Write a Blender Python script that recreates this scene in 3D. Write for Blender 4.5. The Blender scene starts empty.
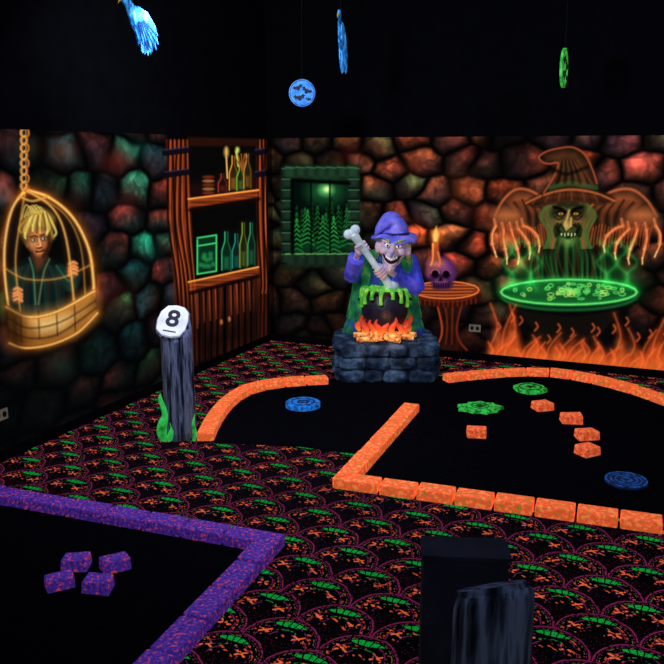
import bpy, bmesh, math, random
import numpy as np
from mathutils import Vector, Matrix
random.seed(4)
rng = np.random.default_rng(7)
sc = bpy.context.scene
COL = sc.collection
try:
    sc.view_settings.view_transform = 'Standard'
    sc.view_settings.look = 'None'
except Exception:
    pass

# ------------------------------------------------------------------ survey
CAMH = 2.0
F = 820.0
TH = math.atan(179/820)
ct, st = math.cos(TH), math.sin(TH)
def ray(u, v):
    a, b = (u-332)/F, (332-v)/F
    return Vector((a, ct+b*st, -st+b*ct))
def fl(u, v, z=0.0):
    d = ray(u, v); t = (z-CAMH)/d.z
    return Vector((d.x*t, d.y*t, z))
def at_y(u, v, y):
    d = ray(u, v); t = y/d.y
    return Vector((d.x*t, y, CAMH+d.z*t))
def project(X, Y, Z):
    Zc = Z-CAMH
    dep = Y*ct - Zc*st
    up = Y*st + Zc*ct
    dep = np.maximum(dep, 0.05)
    return 332+F*X/dep, 332-F*up/dep
K = Vector((-0.679, 8.755, 0))
E1 = Vector((0.9222, -0.3868, 0)).normalized()
E2 = Vector((E1.y, -E1.x, 0)).normalized()
def on_wall(u, v, n):
    d = ray(u, v); o = Vector((0, 0, CAMH))
    t = (K-o).dot(n)/d.dot(n)
    return o+d*t
ROOMX, ROOMY, ROOMH, MH = 8.0, 10.0, 3.62, 2.15

# ------------------------------------------------------------------ helpers
def lin(c):
    r = []
    for x in c[:3]:
        x = x/255.0
        r.append(x/12.92 if x <= 0.04045 else ((x+0.055)/1.055)**2.4)
    return tuple(r)
def new_mat(name):
    m = bpy.data.materials.new(name); m.use_nodes = True
    nt = m.node_tree
    b = nt.nodes['Principled BSDF']
    return m, nt, b
def mat(name, base, emit=0.35, rough=0.6, ramp=None, scale=8.0, detail=4.0, stretch=(1,1,1), bump=0.0, bscale=None, lum=1.0, spec=0.3):
    """fluorescent paint: the same procedural colour drives diffuse and glow"""
    m, nt, b = new_mat(name)
    b.inputs['Roughness'].default_value = rough
    b.inputs['Specular IOR Level'].default_value = spec
    b.inputs['Emission Strength'].default_value = emit
    tc = nt.nodes.new('ShaderNodeTexCoord')
    mp = nt.nodes.new('ShaderNodeMapping'); mp.inputs['Scale'].default_value = stretch
    nt.links.new(tc.outputs['Object'], mp.inputs['Vector'])
    nz = nt.nodes.new('ShaderNodeTexNoise'); nz.inputs['Scale'].default_value = scale
    nz.inputs['Detail'].default_value = detail
    nt.links.new(mp.outputs[0], nz.inputs['Vector'])
    if ramp is None:
        c = base
        ramp = [(0.3, tuple(x*0.75 for x in c)), (0.65, c)]
    cr = nt.nodes.new('ShaderNodeValToRGB')
    el = cr.color_ramp.elements
    while len(el) < len(ramp): el.new(0.5)
    for e, (p, c) in zip(el, ramp):
        e.position = p; e.color = (*lin(c), 1)
    nt.links.new(nz.outputs['Fac'], cr.inputs['Fac'])
    nt.links.new(cr.outputs['Color'], b.inputs['Base Color'])
    nt.links.new(cr.outputs['Color'], b.inputs['Emission Color'])
    if bump > 0:
        n2 = nt.nodes.new('ShaderNodeTexNoise'); n2.inputs['Scale'].default_value = bscale or scale*2
        nt.links.new(mp.outputs[0], n2.inputs['Vector'])
        bp = nt.nodes.new('ShaderNodeBump'); bp.inputs['Strength'].default_value = bump
        bp.inputs['Distance'].default_value = 0.02
        nt.links.new(n2.outputs['Fac'], bp.inputs['Height'])
        nt.links.new(bp.outputs[0], b.inputs['Normal'])
    return m
def mesh_obj(name, verts, faces, m=None, smooth=False):
    me = bpy.data.meshes.new(name)
    me.from_pydata([tuple(v) for v in verts], [], faces)
    me.update()
    if smooth: me.shade_smooth()
    o = bpy.data.objects.new(name, me); COL.objects.link(o)
    if m: me.materials.append(m)
    return o
def fixn(o):
    bm = bmesh.new(); bm.from_mesh(o.data)
    bmesh.ops.recalc_face_normals(bm, faces=bm.faces)
    bm.to_mesh(o.data); bm.free()
def shift(o, org):
    o.data.transform(Matrix.Translation(-Vector(org)))
def thing(o, org, label, cat, children=(), group=None, kind=None):
    org = Vector(org)
    if o.data is not None and hasattr(o.data, 'transform'): shift(o, org)
    o.location = org
    for c in children:
        shift(c, org); c.parent = o
    o['label'] = label; o['category'] = cat
    if group: o['group'] = group
    if kind: o['kind'] = kind
    return o
def empty(name):
    o = bpy.data.objects.new(name, None); COL.objects.link(o); o.empty_display_size = 0.1
    return o
def structure(o, name, label=None):
    o.name = name; o['kind'] = 'structure'
def bevel(o, w=0.008, seg=2):
    md = o.modifiers.new('bevel', 'BEVEL'); md.width = w; md.segments = seg; md.limit_method = 'ANGLE'
def loft(rings, cap0=True, cap1=True):
    n = len(rings[0]); V = []; Fc = []
    for r in rings: V += [Vector(p) for p in r]
    for i in range(len(rings)-1):
        for j in range(n):
            a = i*n+j; b = i*n+(j+1) % n
            Fc.append((a, b, b+n, a+n))
    if cap0: Fc.append(tuple(range(n-1, -1, -1)))
    if cap1: Fc.append(tuple(range((len(rings)-1)*n, len(rings)*n)))
    return V, Fc
def frames(path):
    path = [Vector(p) for p in path]; out = []; up = None
    for i in range(len(path)):
        t = (path[min(i+1, len(path)-1)]-path[max(i-1, 0)]).normalized()
        if up is None:
            up = Vector((0, 0, 1)) if abs(t.z) < 0.9 else Vector((0, 1, 0))
        a = (up - t*up.dot(t)).normalized(); up = a
        out.append((path[i], a, t.cross(a)))
    return out
def tube(path, radii, n=12, fold=0, nf=6):
    rings = []
    for k, ((p, a, b), r) in enumerate(zip(frames(path), radii)):
        rings.append([p + (a*math.cos(q)+b*math.sin(q))*r*(1+fold*math.sin(nf*q+k*.3)) for q in [2*math.pi*j/n for j in range(n)]])
    return loft(rings)
def cat(pts, n=6):
    P = [np.array(p, float) for p in pts]; out = []
    for i in range(len(P)-1):
        p0 = P[max(i-1, 0)]; p1 = P[i]; p2 = P[i+1]; p3 = P[min(i+2, len(P)-1)]
        for k in range(n):
            t = k/n
            out.append(0.5*((2*p1)+(-p0+p2)*t+(2*p0-5*p1+4*p2-p3)*t*t+(-p0+3*p1-3*p2+p3)*t**3))
    out.append(P[-1]); return out
def tubec(pts, radii, n=12, sub=5, **k):
    pr = cat([tuple(p)+(r,) for p, r in zip(pts, radii)], sub)
    return tube([Vector(p[:3]) for p in pr], [max(p[3], 0.0008) for p in pr], n, **k)
def ell(c, r, n=14, rot=None):
    V = []; Fc = []
    m = n//2
    c = Vector(c)
    if not hasattr(r, '__len__'): r = (r, r, r)
    V.append(Vector((0, 0, r[2])))
    for i in range(1, m):
        ph = math.pi*i/m
        for j in range(n):
            q = 2*math.pi*j/n
            V.append(Vector((r[0]*math.sin(ph)*math.cos(q), r[1]*math.sin(ph)*math.sin(q), r[2]*math.cos(ph))))
    V.append(Vector((0, 0, -r[2])))
    for j in range(n): Fc.append((0, 1+j, 1+(j+1) % n))
    for i in range(m-2):
        for j in range(n):
            a = 1+i*n+j; b = 1+i*n+(j+1) % n
            Fc.append((a, a+n, b+n, b))
    L = len(V)-1
    for j in range(n): Fc.append((L, 1+(m-2)*n+(j+1) % n, 1+(m-2)*n+j))
    if rot is not None: V = [rot @ v for v in V]
    return [v+c for v in V], Fc
def rbox(c, s, rz=0, p=5, n=5, jit=0.0, tilt=0):
    """rounded box (superellipsoid from cube)"""
    V = []; idx = {}; Fc = []
    def vid(x, y, z):
        k = (round(x, 4), round(y, 4), round(z, 4))
        if k not in idx:
            idx[k] = len(V); V.append(Vector(k))
        return idx[k]
    g = [-1+2*i/n for i in range(n+1)]
    for ax in range(3):
        for sg in (-1, 1):
            for i in range(n):
                for j in range(n):
                    q = []
                    for (a, b) in ((g[i], g[j]), (g[i+1], g[j]), (g[i+1], g[j+1]), (g[i], g[j+1])):
                        co = [0, 0, 0]; co[ax] = sg; co[(ax+1) % 3] = a; co[(ax+2) % 3] = b
                        q.append(vid(*co))
                    Fc.append(tuple(q) if sg > 0 else tuple(reversed(q)))
    R = Matrix.Rotation(rz, 3, 'Z') @ Matrix.Rotation(tilt, 3, 'X')
    cj = {}
    out = []
    for v in V:
        s0 = (abs(v.x)**p+abs(v.y)**p+abs(v.z)**p)**(-1/p)
        w = Vector((v.x*s0*s[0]/2, v.y*s0*s[1]/2, v.z*s0*s[2]/2))
        if jit:
            k = (v.x > 0, v.y > 0, v.z > 0)
            if k not in cj: cj[k] = Vector([random.uniform(-jit, jit) for _ in range(3)])
            w += Vector((cj[k].x*s[0]*abs(v.x), cj[k].y*s[1]*abs(v.y), cj[k].z*s[2]*abs(v.z)))
        out.append(R @ w+Vector(c))
    return out, Fc
def join(parts):
    V = []; Fc = []
    for v, f in parts:
        o = len(V); V += list(v); Fc += [tuple(i+o for i in q) for q in f]
    return V, Fc
def blob(name, parts, voxel, m, smooth=6):
    o = mesh_obj(name, *join(parts))
    fixn(o)
    r = o.modifiers.new('r', 'REMESH'); r.mode = 'VOXEL'; r.voxel_size = voxel
    s = o.modifiers.new('s', 'SMOOTH'); s.iterations = smooth; s.factor = 0.5
    dg = bpy.context.evaluated_depsgraph_get()
    me = bpy.data.meshes.new_from_object(o.evaluated_get(dg))
    bpy.data.objects.remove(o)
    me.name = name; me.materials.clear(); me.materials.append(m); me.shade_smooth()
    o = bpy.data.objects.new(name, me); COL.objects.link(o)
    return o
def prism(name, outline, m, thick, origin, ax, ay, nrm):
    """flat outline (2D) extruded"""
    n = len(outline)
    V = [origin+ax*p[0]+ay*p[1]+nrm*thick/2 for p in outline]+[origin+ax*p[0]+ay*p[1]-nrm*thick/2 for p in outline]
    Fc = [tuple(range(n)), tuple(range(2*n-1, n-1, -1))]+[(j, j+n, (j+1) % n+n, (j+1) % n) for j in range(n)]
    o = mesh_obj(name, V, Fc, m); fixn(o); return o

# ------------------------------------------------------------------ mural painter
def vnoise(x, y, seed=0):
    r = np.random.default_rng(seed).random((64, 64))
    xi = np.floor(x).astype(int); yi = np.floor(y).astype(int)
    fx = x-xi; fy = y-yi; fx = fx*fx*(3-2*fx); fy = fy*fy*(3-2*fy)
    g = lambda a, b: r[a % 64, b % 64]
    return (g(xi, yi)*(1-fx)+g(xi+1, yi)*fx)*(1-fy)+(g(xi, yi+1)*(1-fx)+g(xi+1, yi+1)*fx)*fy
def fbm(x, y, seed=0):
    return (vnoise(x, y, seed)+0.5*vnoise(x*2, y*2, seed+1)+0.25*vnoise(x*4, y*4, seed+2))/1.75
class Canvas:
    T = None        # optional 2D transform applied to a motif while it is drawn
    def __init__(s, e, length, h, ds, dz):
        s.e = e; s.ns = int(length/ds)+1; s.nz = int(h/dz)+1
        S, Z = np.meshgrid(np.linspace(0, length, s.ns), np.linspace(0, h, s.nz))
        s.S = S.ravel(); s.Z = Z.ravel()
        s.X = K.x+e.x*s.S; s.Y = K.y+e.y*s.S
        s.U, s.V = project(s.X, s.Y, s.Z)
        s.c = np.zeros((s.S.size, 3))
    def tr(s, pts): return [s.T(p) for p in pts] if s.T else list(pts)
    def box(s, pts, pad):
        a = np.array(pts)
        return np.flatnonzero((s.U > a[:, 0].min()-pad) & (s.U < a[:, 0].max()+pad) & (s.V > a[:, 1].min()-pad) & (s.V < a[:, 1].max()+pad))
    def dist(s, pts, idx):
        x = s.U[idx]; y = s.V[idx]; d = np.full(x.shape, 1e9)
        for i in range(len(pts)-1):
            ax, ay = pts[i]; bx, by = pts[i+1]
            dx, dy = bx-ax, by-ay; L = dx*dx+dy*dy+1e-9
            t = np.clip(((x-ax)*dx+(y-ay)*dy)/L, 0, 1)
            d = np.minimum(d, np.hypot(x-ax-t*dx, y-ay-t*dy))
        return d
    def inside(s, pts, idx):
        x = s.U[idx]; y = s.V[idx]; r = np.zeros(x.shape, bool); n = len(pts)
        for i in range(n):
            ax, ay = pts[i]; bx, by = pts[(i+1) % n]
            cnd = (ay > y) != (by > y)
            if abs(by-ay) < 1e-9: continue
            r ^= cnd & (x < (bx-ax)*(y-ay)/(by-ay)+ax)
        return r
    def mix(s, idx, m, col, add):
        col = np.array(col, float); m = m[:, None]
        if add: s.c[idx] += m*col
        else: s.c[idx] = s.c[idx]*(1-m)+m*col
    def stroke(s, pts, col, w=1.5, soft=1.0, a=1.0, add=False, curve=True, taper=False):
        pts = s.tr(pts)
        if curve and len(pts) > 2: pts = [tuple(p) for p in cat(pts, 6)]
        idx = s.box(pts, w+soft+2)
        if not idx.size: return
        d = s.dist(pts, idx)
        s.mix(idx, np.clip((w/2+soft-d)/soft, 0, 1)*a, col, add)
    def glow(s, pts, col, r, a=1.0, curve=True):
        pts = s.tr(pts)
        if curve and len(pts) > 2: pts = [tuple(p) for p in cat(pts, 5)]
        idx = s.box(pts, r*2.5)
        if not idx.size: return
        s.mix(idx, np.exp(-(s.dist(pts, idx)/r)**2)*a, col, True)
    def fill(s, pts, col, soft=1.0, a=1.0, curve=False, tex=None, add=False):
        pts = s.tr(pts)
        if curve: pts = [tuple(p) for p in cat(list(pts)+[pts[0]], 6)]
        idx = s.box(pts, soft+2)
        if not idx.size: return
        d = s.dist(list(pts)+[pts[0]], idx); i = s.inside(pts, idx)
        m = np.clip(np.where(i, 0.5+d/soft*0.5, 0.5-d/soft*0.5), 0, 1)*a
        if tex is not None: m = m*tex(s.U[idx], s.V[idx])
        s.mix(idx, m, col, add)
    def ell(s, cx, cy, rx, ry, col, soft=1.0, a=1.0, add=False, rot=0):
        pts = [(cx+rx*math.cos(q)*math.cos(rot)-ry*math.sin(q)*math.sin(rot), cy+rx*math.cos(q)*math.sin(rot)+ry*math.sin(q)*math.cos(rot)) for q in np.linspace(0, 2*math.pi, 25)[:-1]]
        s.fill(pts, col, soft, a, add=add)
    def ring(s, cx, cy, rx, ry, col, w=1.5, soft=1, a=1, a0=0, a1=2*math.pi, add=False):
        s.stroke([(cx+rx*math.cos(q), cy+ry*math.sin(q)) for q in np.linspace(a0, a1, 25)], col, w, soft, a, add, curve=False)
    def rocks(s, size, seed, bases, lights, fog):
        """airbrushed boulders: dark body, coloured light from one side, black joints"""
        r = np.random.default_rng(seed); sx, sz = size
        pts = []
        for i in range(-1, int(s.S.max()/sx)+2):
            for j in range(-1, int(s.Z.max()/sz)+2):
                pts.append(((i+0.5*(j % 2)+r.uniform(-.34, .34))*sx, (j+r.uniform(-.34, .34))*sz, r.random(), r.random(), r.uniform(0, 6.28)))
        pts = np.array(pts)
        wx = s.S+0.05*(vnoise(s.S*6, s.Z*6, 3)-.5); wz = s.Z+0.05*(vnoise(s.S*6, s.Z*6, 5)-.5)
        d1 = np.full(s.S.shape, 9.); d2 = d1.copy(); id1 = np.zeros(s.S.shape, int)
        for k, p in enumerate(pts):
            d = np.hypot((wx-p[0])/sx, (wz-p[1])/sz)
            n1 = d < d1
            d2 = np.where(n1, d1, np.minimum(d2, d)); id1 = np.where(n1, k, id1); d1 = np.where(n1, d, d1)
        P = pts[id1]
        ed = np.clip((d2-d1-0.03)/0.20, 0, 1)
        soft = np.clip((d2-d1-0.03)/0.5, 0, 1)
        ox = (wx-P[:, 0])/sx; oz = (wz-P[:, 1])/sz
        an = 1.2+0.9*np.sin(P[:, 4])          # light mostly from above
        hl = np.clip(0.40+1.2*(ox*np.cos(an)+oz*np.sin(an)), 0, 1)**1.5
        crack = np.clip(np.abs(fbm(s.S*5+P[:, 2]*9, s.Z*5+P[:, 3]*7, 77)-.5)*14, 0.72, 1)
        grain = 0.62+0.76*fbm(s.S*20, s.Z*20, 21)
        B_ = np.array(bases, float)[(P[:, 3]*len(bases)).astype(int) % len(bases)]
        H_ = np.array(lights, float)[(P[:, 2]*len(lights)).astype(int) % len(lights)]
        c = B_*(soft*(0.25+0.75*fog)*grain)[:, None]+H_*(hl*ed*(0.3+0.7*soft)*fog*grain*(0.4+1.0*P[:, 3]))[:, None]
        return c*crack[:, None]
    def mesh(s, name, m, mask=None, off=0.0, extra_h=None):
        nrm = s.nrm
        V = np.stack([s.X+nrm.x*off, s.Y+nrm.y*off, s.Z], 1)
        i, j = np.meshgrid(np.arange(s.ns-1), np.arange(s.nz-1))
        a = (j*s.ns+i).ravel()
        Q = np.stack([a, a+1, a+1+s.ns, a+s.ns], 1)
        if mask is not None: Q = Q[mask[Q].sum(1) >= 2]
        used = np.unique(Q); mp = np.full(V.shape[0], -1); mp[used] = np.arange(used.size)
        V = V[used]; Q = mp[Q]; C = np.clip(s.c[used]/255., 0, 1)
        L = np.where(C <= 0.04045, C/12.92, ((C+0.055)/1.055)**2.4)
        me = bpy.data.meshes.new(name)
        me.vertices.add(len(V)); me.vertices.foreach_set('co', V.astype(np.float32).ravel())
        me.loops.add(Q.size); me.loops.foreach_set('vertex_index', Q.astype(np.int32).ravel())
        me.polygons.add(len(Q)); me.polygons.foreach_set('loop_start', np.arange(0, Q.size, 4, dtype=np.int32))
        me.polygons.foreach_set('loop_total', np.full(len(Q), 4, dtype=np.int32))
        me.update(calc_edges=True); me.validate()
        at = me.color_attributes.new('paint', 'FLOAT_COLOR', 'POINT')
        at.data.foreach_set('color', np.concatenate([L, np.ones((len(L), 1))], 1).astype(np.float32).ravel())
        me.materials.append(m)
        o = bpy.data.objects.new(name, me); COL.objects.link(o); return o
    def region(s, pts, curve=False):
        if curve: pts = [tuple(p) for p in cat(list(pts)+[pts[0]], 6)]
        return s.inside(pts, np.arange(s.S.size))

# materials for paint
MP, nt, b = new_mat('blacklight_mural_paint')
vc = nt.nodes.new('ShaderNodeVertexColor'); vc.layer_name = 'paint'
nz = nt.nodes.new('ShaderNodeTexNoise'); nz.inputs['Scale'].default_value = 60
mx = nt.nodes.new('ShaderNodeMapRange'); mx.inputs['To Min'].default_value = 0.8; mx.inputs['To Max'].default_value = 1.2
nt.links.new(nz.outputs['Fac'], mx.inputs['Value'])
nt.links.new(mx.outputs[0], b.inputs['Emission Strength'])
nt.links.new(vc.outputs['Color'], b.inputs['Emission Color'])
dk = nt.nodes.new('ShaderNodeMixRGB'); dk.blend_type = 'MULTIPLY'; dk.inputs[0].default_value = 1; dk.inputs[2].default_value = (.15, .15, .15, 1)
nt.links.new(vc.outputs['Color'], dk.inputs[1]); nt.links.new(dk.outputs[0], b.inputs['Base Color'])
b.inputs['Roughness'].default_value = 0.9; b.inputs['Specular IOR Level'].default_value = 0.0
MBLACK = mat('matte_black_paint', (5, 5, 8), emit=0.0, rough=1, ramp=[(0.3, (9, 9, 11)), (0.7, (12, 12, 14))], spec=0.0)

# ================= LEFT WALL mural
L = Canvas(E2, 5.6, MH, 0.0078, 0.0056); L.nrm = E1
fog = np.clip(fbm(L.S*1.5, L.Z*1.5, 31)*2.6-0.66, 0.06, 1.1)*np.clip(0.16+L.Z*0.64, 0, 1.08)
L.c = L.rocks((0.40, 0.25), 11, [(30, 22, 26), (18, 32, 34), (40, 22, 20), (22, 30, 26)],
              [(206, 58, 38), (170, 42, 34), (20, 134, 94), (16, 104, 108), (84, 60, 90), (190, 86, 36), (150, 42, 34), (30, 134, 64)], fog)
L.c += np.array((3, 4, 5))
for (x, y, r, c) in [(62, 150, 14, (84, 26, 12)), (112, 162, 12, (70, 20, 12)), (28, 148, 10, (44, 30, 12)), (118, 300, 16, (50, 14, 10)), (150, 250, 12, (8, 34, 26)), (140, 150, 10, (6, 40, 30)), (125, 205, 12, (50, 20, 14)), (60, 365, 14, (8, 30, 22))]:
    L.glow([(x, y), (x+1, y)], c, r, 0.7)
# --- cage
cage = [(25, 189), (12, 206), (4, 235), (2, 270), (6, 320), (10, 343), (25, 347), (50, 344), (76, 332), (96, 313), (96, 280), (90, 250), (76, 218), (50, 197)]
L.glow(cage+[cage[0]], (64, 30, 6), 8, 0.75)
L.fill(cage, (7, 7, 8), 2, 0.9)
L.fill([(13, 272), (20, 262), (32, 256), (50, 258), (62, 268), (67, 290), (62, 314), (12, 318), (8, 294)], (14, 22, 22), 3)
for q in range(15):
    xq = 12+3.6*q
    L.stroke([(22+2.2*q, 262+abs(7-q)*.8), (xq, 284), (xq+2*math.sin(q*2.2), 312)], [(24, 62, 52), (48, 38, 24), (14, 34, 34)][q % 3], .7, 2.4, 0.6)
L.stroke([(29, 258), (33, 274), (35, 304)], (70, 116, 84), .7, 1.2, .8); L.stroke([(49, 259), (43, 274), (38, 304)], (90, 110, 70), .7, 1.2, .8)
L.fill([(31, 256), (38, 270), (47, 257)], (96, 50, 26), 3)
L.stroke([(60, 270), (70, 286), (74, 276)], (18, 46, 40), 8, 4, 0.9); L.stroke([(56, 266), (68, 281), (73, 275)], (60, 100, 70), .6, 1.5, .6)
L.stroke([(15, 272), (9, 290), (15, 300)], (16, 38, 34), 7, 4, 0.9)
L.fill([(26, 232), (33, 225), (44, 226), (50, 237), (48, 249), (42, 257), (34, 255), (28, 246)], (128, 72, 40), 2.5, 1, curve=True)
L.ell(34, 242, 5.4, 6, (226, 150, 88), 5, 0.95); L.ell(43.5, 243, 3.4, 4.4, (190, 114, 64), 4, 0.85); L.ell(39.5, 252.6, 4.4, 3, (210, 130, 74), 3, 0.85); L.ell(38, 233, 7, 3, (214, 140, 78), 4, .85)
L.stroke([(49, 236), (48.5, 246), (43, 256)], (44, 18, 12), 1.2, 3, .8)
for ex, ey_ in ((33.5, 240), (43.5, 238.6)):
    L.ell(ex, ey_, 3.2, 2.1, (54, 26, 16), 1.6, .9); L.ell(ex, ey_, 2.1, 1.15, (236, 220, 170), .8); L.ell(ex+.4, ey_, .95, 1.1, (10, 8, 6), .5)
    L.stroke([(ex-3.6, ey_-2.8), (ex, ey_-4.2), (ex+3.4, ey_-3.2)], (84, 44, 16), .8, .8)
L.stroke([(38.5, 239), (40, 245.5), (37, 247)], (244, 176, 112), .5, 1, 0.9); L.stroke([(36.6, 248), (41, 247.6)], (60, 26, 14), .6, .8)
L.stroke([(35.5, 251.6), (39.5, 252), (43.5, 250)], (84, 22, 16), 1.0, .8); L.stroke([(37, 253.4), (42, 252.8)], (226, 146, 92), .4, .8, .7)
L.ell(27, 244, 1.6, 3.4, (160, 92, 50), 1.5, .9)
# shaggy swept hair: soft mass then curved locks
L.fill([(24, 243), (20, 234), (20, 223), (26, 213), (36, 208), (46, 210), (54, 219), (54, 232), (51, 241), (48, 231), (42, 227), (36, 230), (31, 227), (28, 233), (27, 243)], (110, 82, 30), 2.5, curve=True)
L.fill([(28, 226), (30, 215), (40, 211), (50, 218), (46, 224), (36, 222)], (206, 172, 80), 7, .8)
for q in range(18):
    t = q/17
    ex_, ey2 = 54-33*t+1.5*math.sin(q*3.3), 236-7*math.sin(t*3.14)+4*math.sin(q*2.1)
    L.stroke([(43-5*t, 212+2*t), ((43+ex_)/2-1, 215-3*math.sin(t*3.1)), (ex_+1.5*math.cos(q*2), ey2-5), (ex_-1.2*math.sin(q*5), ey2)],
             [(244, 222, 122), (168, 130, 50), (110, 80, 30), (220, 186, 88)][q % 4], .9, 1.3, 0.75)
for q in range(5):
    L.stroke([(44-q*3, 212), (39-q*3.4, 207-abs(math.sin(q*2))*2), (33-q*3, 211+q*2)], (220, 190, 90), .5, 1.2, .7)
for hx, hy, sg in ((73, 262, 1), (17, 288, -1)):
    L.ell(hx-1, hy+7, 5, 7.6, (150, 84, 50), 3, .95)
    for q in range(4):
        yy = hy+1+q*3.6+.5*math.sin(q*2)
        L.stroke([(hx-4*sg, yy+1), (hx, yy-.8), (hx+(3.6-.4*abs(q-1.5))*sg, yy+.6)], (222, 146, 92), 1.6, 1.4, .85)
        L.stroke([(hx-3*sg, yy+2.4), (hx, yy+1), (hx+3.4*sg, yy+2.2)], (84, 40, 24), .2, 1.0, .7)
    L.stroke([(hx-4*sg, hy+13), (hx-2*sg, hy+5), (hx+1, hy+3)], (204, 122, 72), 1.6, 1.4, .85)
def gold(pts, w=2.0, a=1.0):
    L.glow(pts, (84, 42, 8), 4.2, 0.65*a); L.stroke(pts, (160, 98, 34), w*1.3, 1.7, a*.85); L.stroke(pts, (250, 206, 116), w*.45, 1.3, a*.8)
gold([(25, 190), (12, 208), (5, 238), (4, 270), (8, 308)], 1.4)
gold([(25, 190), (48, 197), (72, 217), (88, 248), (93, 280), (93, 296)], 2.0)
gold([(25, 190), (20, 220), (15, 262), (20, 312)], .6, 0.5)
gold([(25, 190), (52, 208), (66, 240), (74, 306)], 1.0, 0.7)
gold([(25, 190), (62, 212), (80, 246), (85, 298)], .6, 0.35)
gold([(4, 268), (26, 279), (60, 278), (92, 264)], .7, 0.4)
gold([(20, 197), (32, 201), (46, 197)], 1.0, 0.7)
tub = [(6, 306), (28, 316), (58, 311), (94, 290), (97, 312), (77, 332), (50, 344), (24, 347), (9, 342)]
L.fill(tub, (100, 56, 18), 2)
L.fill([(22, 320), (60, 315), (88, 300), (88, 314), (68, 329), (38, 336)], (226, 164, 80), 16, 0.95)
L.fill([(36, 322), (58, 318), (68, 317), (60, 326), (42, 329)], (255, 232, 160), 9, 0.75)
L.stroke([(8, 318), (28, 328), (60, 322), (95, 301)], (60, 30, 10), .6, 1.6, .5); L.stroke([(8, 330), (28, 338), (58, 334), (96, 308)], (50, 24, 8), .6, 1.8, .5)
for x in (20, 38, 56, 74): L.stroke([(x, 315-(x-20)*.2), (x+1, 342-(x-20)*.18)], (50, 26, 10), .4, 1.4, .5)
gold([(6, 307), (28, 317), (58, 311), (94, 291)], 1.6); gold([(9, 343), (25, 348), (52, 344), (78, 332), (97, 313)], 1.1, .9)
L.fill([(7, 306), (22, 314), (18, 347), (9, 342)], (20, 9, 3), 8, 0.7)
for q in range(8):
    L.ring(24+(q % 2)*0.7, 186-q*7.6, 2.6+(q % 2), 4.4, (190, 110, 36), 1.0, 1.1); L.ring(23, 186-q*7.6, 2.6, 4, (250, 210, 130), 0.4, .8, .6)
# --- bookcase
def lv(x, yl, yr, x0=188, x1=258): return yl+(yr-yl)*(x-x0)/(x1-x0)
L.fill([(166, 130), (272, 130), (272, 345), (180, 385), (180, 372)], (6, 4, 4), 2, 0.95)
L.fill([(190, 145), (257, 145), (258, 340), (192, 372)], (8, 7, 8), 2)
wood = lambda u, v: 0.3+0.7*vnoise(u*0.8, v*0.04, 44)
woodh = lambda u, v: 0.4+0.6*vnoise(u*0.05, v*0.8, 45)
for (xa, xb) in ((193, 223), (226, 257)):
    q = [(xa, lv(xa, 293, 277)), (xb, lv(xb, 293, 277)), (xb, lv(xb, 366, 341)), (xa, lv(xa, 366, 341))]
    L.fill(q, (100, 38, 22), 2, 0.9, tex=wood)
    for k in range(1, 5):
        x = xa+(xb-xa)*k/5
        L.stroke([(x, lv(x, 293, 277)), (x, lv(x, 366, 341))], (8, 3, 2), 1, 1, 0.9, curve=False)
        L.stroke([(x-2, lv(x, 296, 280)), (x-1, lv(x, 326, 308))], (206, 90, 40), 0.5, 1.2, 0.5, curve=False)
L.fill([(192, 330), (258, 310), (258, 341), (192, 368)], (4, 2, 2), 16, 0.6)
L.stroke([(224.5, 286), (224.5, 356)], (3, 1, 1), 1.6, 1, curve=False)
L.ell(221, 322, 1.3, 2.6, (200, 110, 50)); L.ell(229, 319, 1.3, 2.6, (200, 110, 50))
for (q, nk) in (([(166, 140), (187, 140), (197, 368), (178, 378)], 5), ([(256, 140), (270, 140), (272, 338), (258, 343)], 4)):
    L.fill(q, (140, 52, 24), 1.5, 1, tex=wood)
    for k in range(nk):
        t = (k+0.5)/nk; xa = q[0][0]+(q[1][0]-q[0][0])*t; xb = q[3][0]+(q[2][0]-q[3][0])*t
        L.stroke([(xa, q[0][1]), (xa+2*math.sin(k*2), 220), ((xa+xb)/2+2, 280), (xb, q[3][1]-3)], (24, 7, 4), 1.0, 1.2, 0.85)
        L.stroke([(xa+2, q[0][1]), (xa+2+2*math.sin(k*2), 220), ((xa+xb)/2+4, 280), (xb+2, q[3][1]-50)], (230, 110, 50), 0.4, 1, 0.5)
    for y in (150, 172):
        L.stroke([(q[0][0]-1, y+3), (q[1][0]+1, y)], (14, 10, 18), 5, 1, 0.95, curve=False)
        L.stroke([(q[0][0]-1, y), (q[1][0]+1, y-3)], (60, 50, 90), .6, 1, 0.6, curve=False)
    L.fill([(q[0][0], 310), (q[1][0]+4, 310), q[2], q[3]], (8, 4, 4), 30, 0.6)
def shelf(yl, yr, th):
    L.fill([(188, yl), (258, yr), (258, yr+th), (189, yl+th+2)], (176, 74, 28), 1.2, 1, tex=woodh)
    L.stroke([(188, yl), (258, yr)], (255, 166, 76), .8, 1, .9, curve=False)
    L.stroke([(190, yl+th+3), (258, yr+th+1)], (20, 6, 4), 2, 2, 0.8, curve=False)
shelf(199, 190, 8); shelf(282, 267, 8)
L.fill([(188, 137), (258, 139), (258, 146), (188, 146)], (40, 16, 10), 1.5)
L.glow([(195, 190), (250, 184)], (44, 10, 8), 9, 0.5)
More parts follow.
